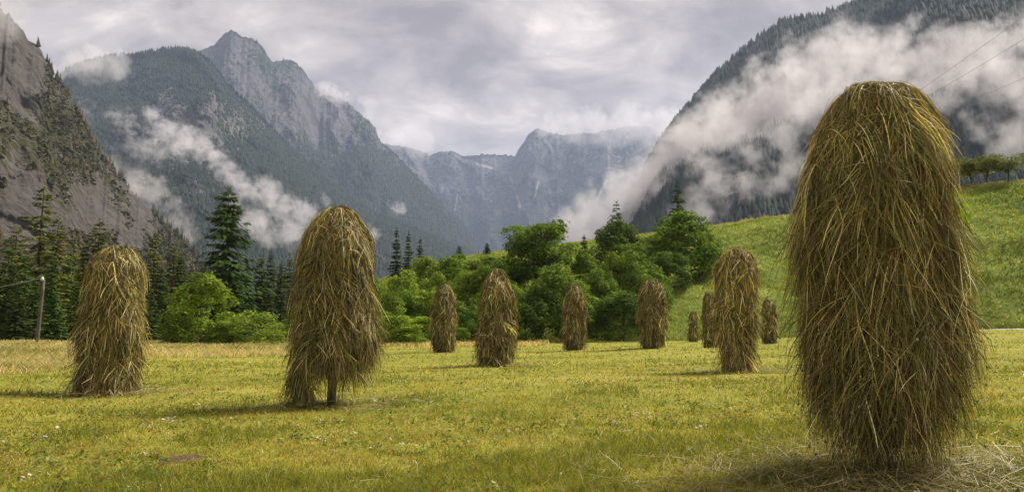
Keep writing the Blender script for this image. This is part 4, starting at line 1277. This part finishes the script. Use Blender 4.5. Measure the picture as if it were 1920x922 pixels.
wood(scatter(*m3, 30000, 6, 0.36, 1.0, 0.15), 14, 26, 7, FIR, 'fir forest on the lower slopes of the pointed peak', wide=0.36, tiers=1, sides=5)

# the wall closing the valley
bm_ = mat_mountain('valley_wall', (0.06, 0.06, 0.064), (0.23, 0.213, 0.213), (0.035, 0.05, 0.03), (0.065, 0.078, 0.045), 0.6)
def scree(px, py):
    out = np.zeros_like(px)
    for (x0, y0), (x1, y1), w in (((1146, 252), (1140, 290), 5), ((1140, 285), (1143, 330), 5), ((1168, 294), (1143, 328), 5), ((1140, 290), (1166, 296), 4), ((1143, 328), (1120, 372), 6), ((955, 322), (976, 392), 4.5), ((860, 350), (850, 410), 3), ((870, 300), (930, 318), 3), ((1010, 340), (1000, 380), 3), ((775, 345), (800, 370), 3), ((905, 372), (930, 380), 3)):
        u = np.clip(((px - x0) * (x1 - x0) + (py - y0) * (y1 - y0)) / ((x1 - x0) ** 2 + (y1 - y0) ** 2), 0, 1)
        dd = np.hypot(px - x0 - u * (x1 - x0), py - y0 - u * (y1 - y0))
        out = np.maximum(out, np.exp(-(dd / (w * 0.8)) ** 2) * (0.05 + 1.1 * fbm(px / 9, py / 12, 3, 3)))
    return out
m4 = mountain('blue grey rock wall closing the valley', [(480, 420), (600, 300), (700, 268), (735, 271), (760, 275), (790, 283), (806, 291), (822, 286), (845, 283), (860, 290), (872, 294), (880, 291), (905, 289), (940, 290), (966, 292), (976, 272), (990, 254), (1008, 240), (1022, 246), (1036, 250), (1058, 254), (1085, 250), (1110, 249), (1140, 244), (1180, 236), (1215, 238), (1250, 246), (1320, 250), (1450, 260), (1600, 300)],
              3000, 5200, 480, 300, 1.3, 0.12, 0.0030, 35, bm_,
              lambda px, py, g, d: 0.34 + 0.25 * sstep(400, 280, py) - 0.3 * sstep(370, 430, py) + 0.75 * (fbm(px / 34, py / 22, 4, 14) - 0.5) + 0.7 * (d - 0.5),
              scree, jag=0.006, zamp=0.06, shelf=0.05)
wood(scatter(*m4, 26000, 8, 0.30, 0.8, 0.15), 16, 28, 9, FIR, 'fir forest on ledges of the far rock wall', wide=0.4, tiers=1, sides=5)

# steep forested mountain on the right
rm = mat_mountain('right_mountain', (0.085, 0.085, 0.088), (0.30, 0.285, 0.28), (0.020, 0.034, 0.018), (0.040, 0.055, 0.027), 1.5)
m5 = mountain('steep forested mountain filling the right', [(1080, 560), (1150, 430), (1200, 340), (1216, 300), (1240, 262), (1262, 232), (1284, 205), (1304, 182), (1340, 142), (1368, 116), (1396, 94), (1420, 74), (1442, 58), (1466, 40), (1500, 36), (1530, 31), (1560, 22), (1600, 10), (1640, -14), (1700, -44), (1800, -80), (1950, -120), (2200, -170), (2700, -220), (3300, -260)],
              420, 1500, 520, 260, 1.1, 0.10, 0.005, 45, rm,
              lambda px, py, g, d: 0.05 + 0.35 * G(px, py, 1370, 350, 60, 40) + 0.3 * G(px, py, 1300, 210, 40, 30) + 0.45 * (fbm(px / 60, py / 60, 4, 19) - 0.5) + 0.4 * (d - 0.5),
              jag=0.004, zamp=0.05)
wood(scatter(*m5, 60000, 10, 0.42, 1.0, 0.04, 700), 7, 14, 11, FIR, 'dark fir forest covering the right mountain', wide=0.5, tiers=1, sides=5)

# ------------------------------------------------------------------ mist banks in front of the slopes
def cloud_mat(name, blobs, k=1.0, cover=0.0):
    """soft-edged mist: overlapping puffs broken up by turbulence; positions in metres"""
    t = NT(name); co = t.objco()
    rad = float(np.mean([b[3] for b in blobs]))
    wn = t.n('ShaderNodeTexNoise', i_Scale=0.9 / rad, i_Detail=3.0, i_Roughness=0.55)
    t.t.links.new(co, wn.inputs['Vector'])
    off = t.n('ShaderNodeVectorMath', operation='SUBTRACT'); t.t.links.new(wn.outputs['Color'], off.inputs[0]); off.inputs[1].default_value = (0.5, 0.5, 0.5)
    sc = t.n('ShaderNodeVectorMath', operation='SCALE'); t.t.links.new(off.outputs[0], sc.inputs[0]); sc.inputs['Scale'].default_value = rad * 1.5
    ad = t.n('ShaderNodeVectorMath', operation='ADD'); t.t.links.new(co, ad.inputs[0]); t.t.links.new(sc.outputs[0], ad.inputs[1])
    cur = None
    for x, y, z, r, w in blobs:
        dn = t.n('ShaderNodeVectorMath', operation='DISTANCE'); t.t.links.new(ad.outputs[0], dn.inputs[0]); dn.inputs[1].default_value = (x, y, z)
        m = t.math('SUBTRACT', w, t.math('MULTIPLY', dn.outputs['Value'], w / r))
        cur = m if cur is None else t.math('MAXIMUM', cur, m)
    n = t.math('ADD', t.math('MULTIPLY', t.noise(co, 2.2 / rad, 8, 0.66), 0.7), t.math('MULTIPLY', t.noise(co, 0.6 / rad, 2, 0.5), 0.3))
    dns = t.math('ADD', t.math('MULTIPLY', cur, 2.1), t.math('MULTIPLY', t.math('SUBTRACT', n, 0.575 - cover), 7.6))
    inside = t.math('MULTIPLY', cur, 6.0, True)
    dens = t.math('MULTIPLY', t.math('MULTIPLY', dns, inside, True), 0.78 * k / rad)
    v = t.n('ShaderNodeVolumePrincipled'); v.inputs['Color'].default_value = (0.925, 0.885, 0.895, 1); v.inputs['Anisotropy'].default_value = 0.2
    t.t.links.new(dens, v.inputs['Density'])
    m = t.out(v.outputs[0], 'Volume')
    m.cycles.volume_step_rate = 0.7
    return m

def mist(label, blobs_px, dist, k=1.0, cover=0.0):
    """blobs_px: (px, py, radius px, weight); dist: metres, number or function of (px, py)"""
    B = []
    for b in blobs_px:
        px, py, rp = b[:3]; w = b[3] if len(b) > 3 else 1.0
        d = dist(px, py) if callable(dist) else dist
        p = at(px, py, d)
        B.append((*p, 1.25 * rp * np.linalg.norm(p) / F, w))
    import bmesh
    bm = bmesh.new()
    g = np.random.default_rng(1).normal(0, 1, (40, 3)); g /= np.linalg.norm(g, axis=1)[:, None]
    for x, y, z, r, w in B:
        for v in g: bm.verts.new((x + v[0] * r * 1.25, y + v[1] * r * 1.25, max(z + v[2] * r * 1.25, 3.0)))
    res = bmesh.ops.convex_hull(bm, input=bm.verts)
    bmesh.ops.delete(bm, geom=list({e for e in res['geom_interior'] + res['geom_unused'] if isinstance(e, bmesh.types.BMVert)}), context='VERTS')
    me = bpy.data.meshes.new('mist'); bm.to_mesh(me); bm.free()
    me.materials.append(cloud_mat('mist', B, k, cover))
    o = bpy.data.objects.new('mist', me); col.objects.link(o)
    return tag(o, label, 'mist', kind='stuff')

def slope_d(base, ridge, sky, f=0.93, gpow=1.1):
    P = np.array([azel(px, py) for px, py in sky])
    def fn(px, py):
        a, e = azel(px, py)
        te = np.interp(a, P[:, 0], P[:, 1])
        t = np.linspace(0.02, 1, 400); d = base + (ridge - base) * t
        el = te * ridge * t ** gpow / d
        return float(np.interp(e, el, d)) * f
    return fn
RS = [(1150, 430), (1216, 300), (1262, 232), (1304, 182), (1396, 94), (1466, 40), (1600, 10), (1800, -80), (2200, -170)]
rd_ = slope_d(420, 1500, RS, 0.88)
mist('low white mist pouring down below the far wall', [(1075, 425, 42), (1120, 398, 50), (1170, 372, 58), (1215, 345, 62), (1150, 430, 50), (1225, 405, 60), (1285, 375, 55), (1100, 450, 45), (1290, 420, 45)], lambda px, py: np.interp(px, [1050, 1300], [1250, 900]), 1.1, 0.03)
mist('thick mist bank climbing the right mountain', [(1255, 310, 55), (1300, 275, 60), (1345, 250, 62), (1395, 225, 62), (1440, 195, 60), (1330, 320, 46), (1400, 285, 45), (1465, 265, 40), (1235, 360, 45), (1350, 200, 36, .7), (1310, 400, 46), (1350, 355, 40, .8), (1425, 345, 34, .7), (1475, 325, 38, .75)], rd_, 1.0, 0.03)
mist('billowing white mist above the huge haystack', [(1490, 170, 58), (1545, 125, 58), (1590, 90, 52), (1640, 110, 55), (1560, 190, 60), (1620, 170, 50), (1500, 230, 42), (1480, 110, 34, .65), (1420, 125, 32, .6)], rd_, 1.0, 0.03)
mist('trailing mist along the right mountain beside the wires', [(1690, 135, 50), (1740, 120, 50), (1790, 105, 48), (1840, 100, 50), (1890, 85, 52), (1940, 100, 60), (1880, 150, 48), (1930, 200, 52), (1800, 165, 44), (1985, 160, 60), (1745, 190, 40, .8), (1850, 235, 34, .7), (1905, 260, 36, .7), (1700, 60, 30, .5)], rd_, 1.0, 0.03)
LS = [(60, 190), (125, 132), (200, 108), (330, 92), (400, 122), (480, 210), (560, 290), (700, 398), (880, 470)]
ld_ = slope_d(900, 2300, LS, 0.88, 1.15)
mist('white mist streak slanting across the forested mountain', [(285, 218, 18), (312, 238, 20), (345, 260, 22), (378, 276, 26), (405, 292, 22), (425, 318, 18), (442, 338, 22), (465, 360, 22), (290, 262, 16, .8), (330, 285, 16, .8)], ld_, 1.0, 0.02)
mist('mist streak above the big dark spruce and tall haystack', [(495, 340, 18), (505, 365, 24), (525, 388, 30), (560, 402, 34), (470, 412, 26), (498, 438, 28), (545, 440, 30), (440, 385, 18), (600, 425, 24), (690, 440, 20, .8)], ld_, 1.0, 0.02)
mist('thin mist patches on the grey rock band', [(262, 275, 24, .8), (295, 285, 26, .85), (340, 285, 20, .8), (230, 225, 26, .7), (160, 205, 24, .6), (745, 392, 18, .8), (610, 375, 14, .7)], ld_, 0.8, 0.0)
mist('drifting mist between the brown rock wall and the forested mountain', [(170, 310, 34, .8), (205, 325, 40, .85), (245, 348, 40, .9), (285, 365, 34, .9), (320, 385, 26, .8), (225, 380, 30, .6), (335, 415, 26, .9), (352, 440, 22, .9)], 640, 0.75, 0.02)
mist('small cloud cap on the shoulder of the forested mountain', [(150, 138, 34), (185, 130, 34), (215, 128, 28), (125, 150, 28, .8)], 2150, 1.0, 0.04)
mist('cloud hiding the top of the brown rock wall', [(-20, 0, 60), (15, 25, 32), (30, 45, 20, .7), (-80, -60, 90)], 560, 0.9, 0.0)
mist('wisp of cloud on the ridge behind the pointed peak', [(608, 172, 18), (630, 180, 18), (650, 186, 12, .8)], 3300, 0.9, 0.03)
mist('cloud lying along the top of the far rock wall', [(1035, 238, 28), (1075, 242, 32), (1120, 238, 36), (1170, 234, 38), (1215, 236, 38), (1255, 245, 38), (780, 266, 30, .8), (740, 262, 26, .8), (690, 205, 24, .7)], 4800, 0.8, 0.05)

# ------------------------------------------------------------------ air
def haze():
    k = NT('haze')
    v = k.n('ShaderNodeVolumePrincipled')
    v.inputs['Color'].default_value = (0.55, 0.665, 0.95, 1); v.inputs['Density'].default_value = 0.000095; v.inputs['Anisotropy'].default_value = 0.1
    m = k.out(v.outputs[0], 'Volume')
    m.cycles.homogeneous_volume = True
    x, y0, y1, z0, z1 = 12500, -12500, 12500, -4.0, 1650
    V = [(-x, y0, z0), (x, y0, z0), (x, y1, z0), (-x, y1, z0), (-x, y0, z1), (x, y0, z1), (x, y1, z1), (-x, y1, z1)]
    Q = [(3, 2, 1, 0), (4, 5, 6, 7), (0, 1, 5, 4), (1, 2, 6, 5), (2, 3, 7, 6), (3, 0, 4, 7)]
    o = mesh('haze', V, Q, None, m)
    tag(o, 'thin bluish air filling the whole valley', 'haze', kind='stuff')
haze()

# ------------------------------------------------------------------ render settings
scene.view_settings.view_transform = 'Standard'
scene.view_settings.look = 'None'
scene.view_settings.exposure = 1.1
scene.view_settings.gamma = 1.0
c = scene.cycles
c.use_denoising = True
try: c.denoiser = 'OPENIMAGEDENOISE'
except Exception: pass
c.max_bounces = 6; c.diffuse_bounces = 2; c.glossy_bounces = 1; c.transmission_bounces = 2; c.transparent_max_bounces = 4; c.volume_bounces = 3
c.caustics_reflective = False; c.caustics_refractive = False
c.volume_max_steps = 256
